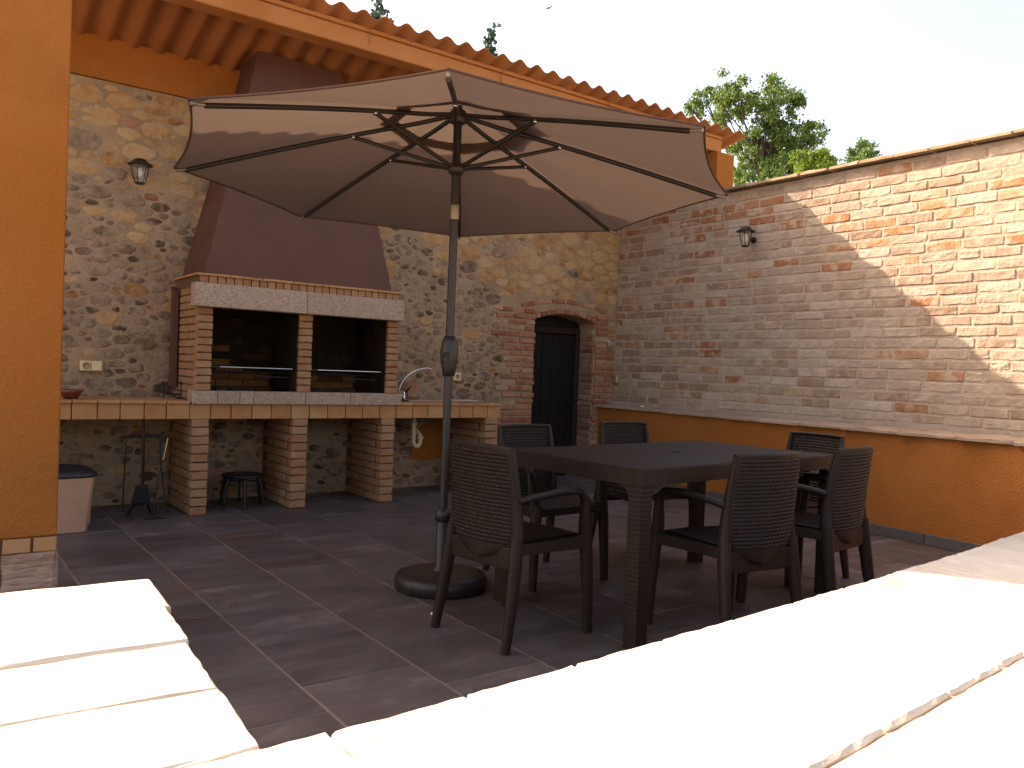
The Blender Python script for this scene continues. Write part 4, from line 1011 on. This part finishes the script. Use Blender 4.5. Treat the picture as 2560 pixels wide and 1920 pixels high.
# ================================================================== TREES
T1 = [(19.11, 17.15, 9.6, 0.2), (19.74, 17.15, 9.91, 0.29), (21.07, 17.87, 10.57, 0.31), (20.41, 17.7, 10.59, 0.12), (20.17, 16.42, 10.35, 0.2), (20.76, 17.0, 10.28, 0.33), (21.31, 16.73, 10.31, 0.27), (20.85, 16.11, 9.88, 0.23), (22.5, 16.63, 10.93, 0.22), (21.17, 15.74, 10.09, 0.32), (22.17, 15.83, 10.26, 0.3), (22.19, 16.19, 10.02, 0.36), (22.37, 15.8, 10.18, 0.18), (22.05, 16.49, 9.58, 0.27), (21.09, 17.65, 9.88, 0.31), (21.98, 17.66, 10.23, 0.28), (21.11, 16.27, 9.21, 0.15), (22.28, 16.5, 9.44, 0.31), (21.74, 17.04, 9.14, 0.31), (21.92, 15.7, 8.96, 0.35), (21.87, 14.87, 9.15, 0.2), (23.78, 16.37, 9.5, 0.31), (22.51, 15.28, 8.81, 0.24), (20.78, 16.6, 8.65, 0.33), (22.44, 17.1, 8.89, 0.37), (22.37, 16.24, 8.56, 0.39), (22.54, 15.76, 8.5, 0.39), (21.81, 17.19, 8.17, 0.37), (20.94, 15.61, 7.66, 0.37), (22.92, 16.18, 8.16, 0.4), (20.89, 16.67, 7.62, 0.24), (20.95, 15.78, 7.34, 0.35), (22.71, 16.19, 7.7, 0.37), (23.77, 16.23, 8.25, 0.31)]
T2 = [(19.13, 12.86, 7.44, 0.2), (19.8, 13.1, 7.41, 0.23), (19.13, 13.02, 7.24, 0.28), (20.2, 13.01, 7.31, 0.18), (20.21, 12.97, 7.46, 0.1), (19.2, 12.83, 6.94, 0.3), (19.64, 13.56, 7.07, 0.26), (20.05, 12.96, 7.04, 0.21)]
T3 = [(28.23, 17.03, 9.87, 0.32), (28.18, 17.34, 9.81, 0.21), (28.1, 16.62, 9.77, 0.24), (28.34, 17.11, 10.19, 0.14), (28.95, 16.89, 10.01, 0.12), (27.21, 16.62, 9.26, 0.27), (28.63, 17.06, 9.6, 0.32), (27.81, 16.74, 9.05, 0.31)]
def tree(name, label, blobs, base, leafm, dens, size, seed, conifer=False):
    rt = random.Random(seed); t = thing(name, label, 'tree', base)
    B = Vector(base); top = max(b[2] for b in blobs); cx = sum(b[0] for b in blobs)/len(blobs); cy = sum(b[1] for b in blobs)/len(blobs); lowz = min(b[2] for b in blobs)
    g = MB(); fork = Vector((B.x*.5+cx*.5, B.y*.5+cy*.5, lowz-.9)); up = Vector((cx, cy, (lowz+top)/2))
    g.tube([B, B.lerp(fork, .5)+Vector((.1, -.05, 0)), fork, fork.lerp(up, .6), up], [.24, .19, .15, .10, .05] if not conifer else [.16, .13, .10, .05, .02], 9); part('trunk', g, M['bark'], t)
    lm = MB()
    for b in blobs:
        c = Vector(b[:3]); st_ = fork.lerp(up, rt.uniform(.0, .95)) if c.z > fork.z else fork
        if st_.z > c.z-.1: st_ = fork.lerp(up, max(0, min(1, (c.z-.6-fork.z)/max(.1, up.z-fork.z))))
        mid = st_.lerp(c, .5)+Vector((rt.uniform(-.12, .12), rt.uniform(-.12, .12), rt.uniform(-.15, .05)))
        lm.tube([st_, mid, c], [.030, .020, .008], 5)
        for _ in range(5):
            d = Vector((rt.gauss(0, 1), rt.gauss(0, 1), rt.gauss(.3, 1))).normalized()*b[3]*.9; lm.tube([mid.lerp(c, .7), c+d*.5, c+d], [.014, .009, .004], 4)
    part('limbs', lm, M['bark'], t)
    g = MB()
    for b in blobs:
        c = Vector(b[:3]); n = int(dens*b[3]**2); bt = rt.uniform(-.15, .15)
        subs = [c+Vector((rt.gauss(0, .68), rt.gauss(0, .68), rt.gauss(0, .68)))*b[3] for _ in range(max(4, int(34*b[3])))]
        for _ in range(n):
            s_ = rt.choice(subs); p = s_+Vector((rt.gauss(0, 1), rt.gauss(0, 1), rt.gauss(0, .8)))*b[3]*.30
            a_ = Vector((rt.gauss(0, 1), rt.gauss(0, 1), rt.gauss(0, .7))).normalized(); q = a_.orthogonal(); q.rotate(Matrix.Rotation(rt.uniform(0, 6.28), 3, a_))
            L_ = size*rt.uniform(.6, 1.25); w_ = a_.cross(q)*L_*.42
            tone = min(1, max(0, .45+bt+rt.gauss(0, .2)))
            g.add([p, p+q*L_*.5+w_, p+q*L_, p+q*L_*.5-w_+a_*L_*.12], [(0,1,2,3)], 0, tone)
    part('crown', g, leafm, t, kind=None)
    return t
tree('plane_tree', 'tall airy broadleaf tree rising behind the roof end and the brick wall', T1, (22.2, 16.6, -.06), M['leaf'], 10000, .064, 1)
tree('young_tree', 'bright yellow green bushy tree top just over the brick wall coping', T2, (19.6, 13.1, -.06), M['leaf_bright'], 12500, .052, 2)
tree('distant_tree', 'small round tree top alone above the brick wall further right', T3, (28.1, 16.9, -.06), M['leaf'], 9000, .062, 3)
def cone(P, h, w0): return [(P[0]+rnd.uniform(-.05, .05), P[1]+rnd.uniform(-.05, .05), P[2]-h*q/7, w0*(.25+.75*q/7)) for q in range(8)]
tree('conifer', 'dark blue green conifer tip poking above the middle of the roof edge', cone((22.49, 33.44, 18.05), 3.2, .55), (22.5, 33.4, -.06), M['leaf_blue'], 1500, .17, 4, True)
tree('conifer', 'small blue green tree tip at the very top edge of the picture above the roof', cone((17.98, 36.78, 19.35), 3.2, .7), (18.0, 36.8, -.06), M['leaf_blue'], 1100, .17, 5, True)
# bird
t = thing('bird', 'tiny dark bird gliding high in the white sky', 'bird', (24.72, 31.83, 19.25))
g = MB(); g.tube([(24.60,31.83,19.25),(24.66,31.83,19.26),(24.74,31.83,19.26),(24.84,31.83,19.25)], [.008,.03,.028,.006], 8); part('body', g, M['black_metal'], t)
for s_ in (-1, 1):
    g = MB(); g.add([(24.66,31.83,19.265),(24.76,31.83,19.265),(24.80,31.83+s_*.25,19.30),(24.72,31.83+s_*.27,19.30),(24.66,31.83,19.255),(24.76,31.83,19.255),(24.80,31.83+s_*.25,19.295),(24.72,31.83+s_*.27,19.295)], [(0,1,2,3),(4,5,6,7),(0,4,7,3),(1,5,6,2),(0,1,5,4),(2,6,7,3)]); part('wing', g, M['black_metal'], t)
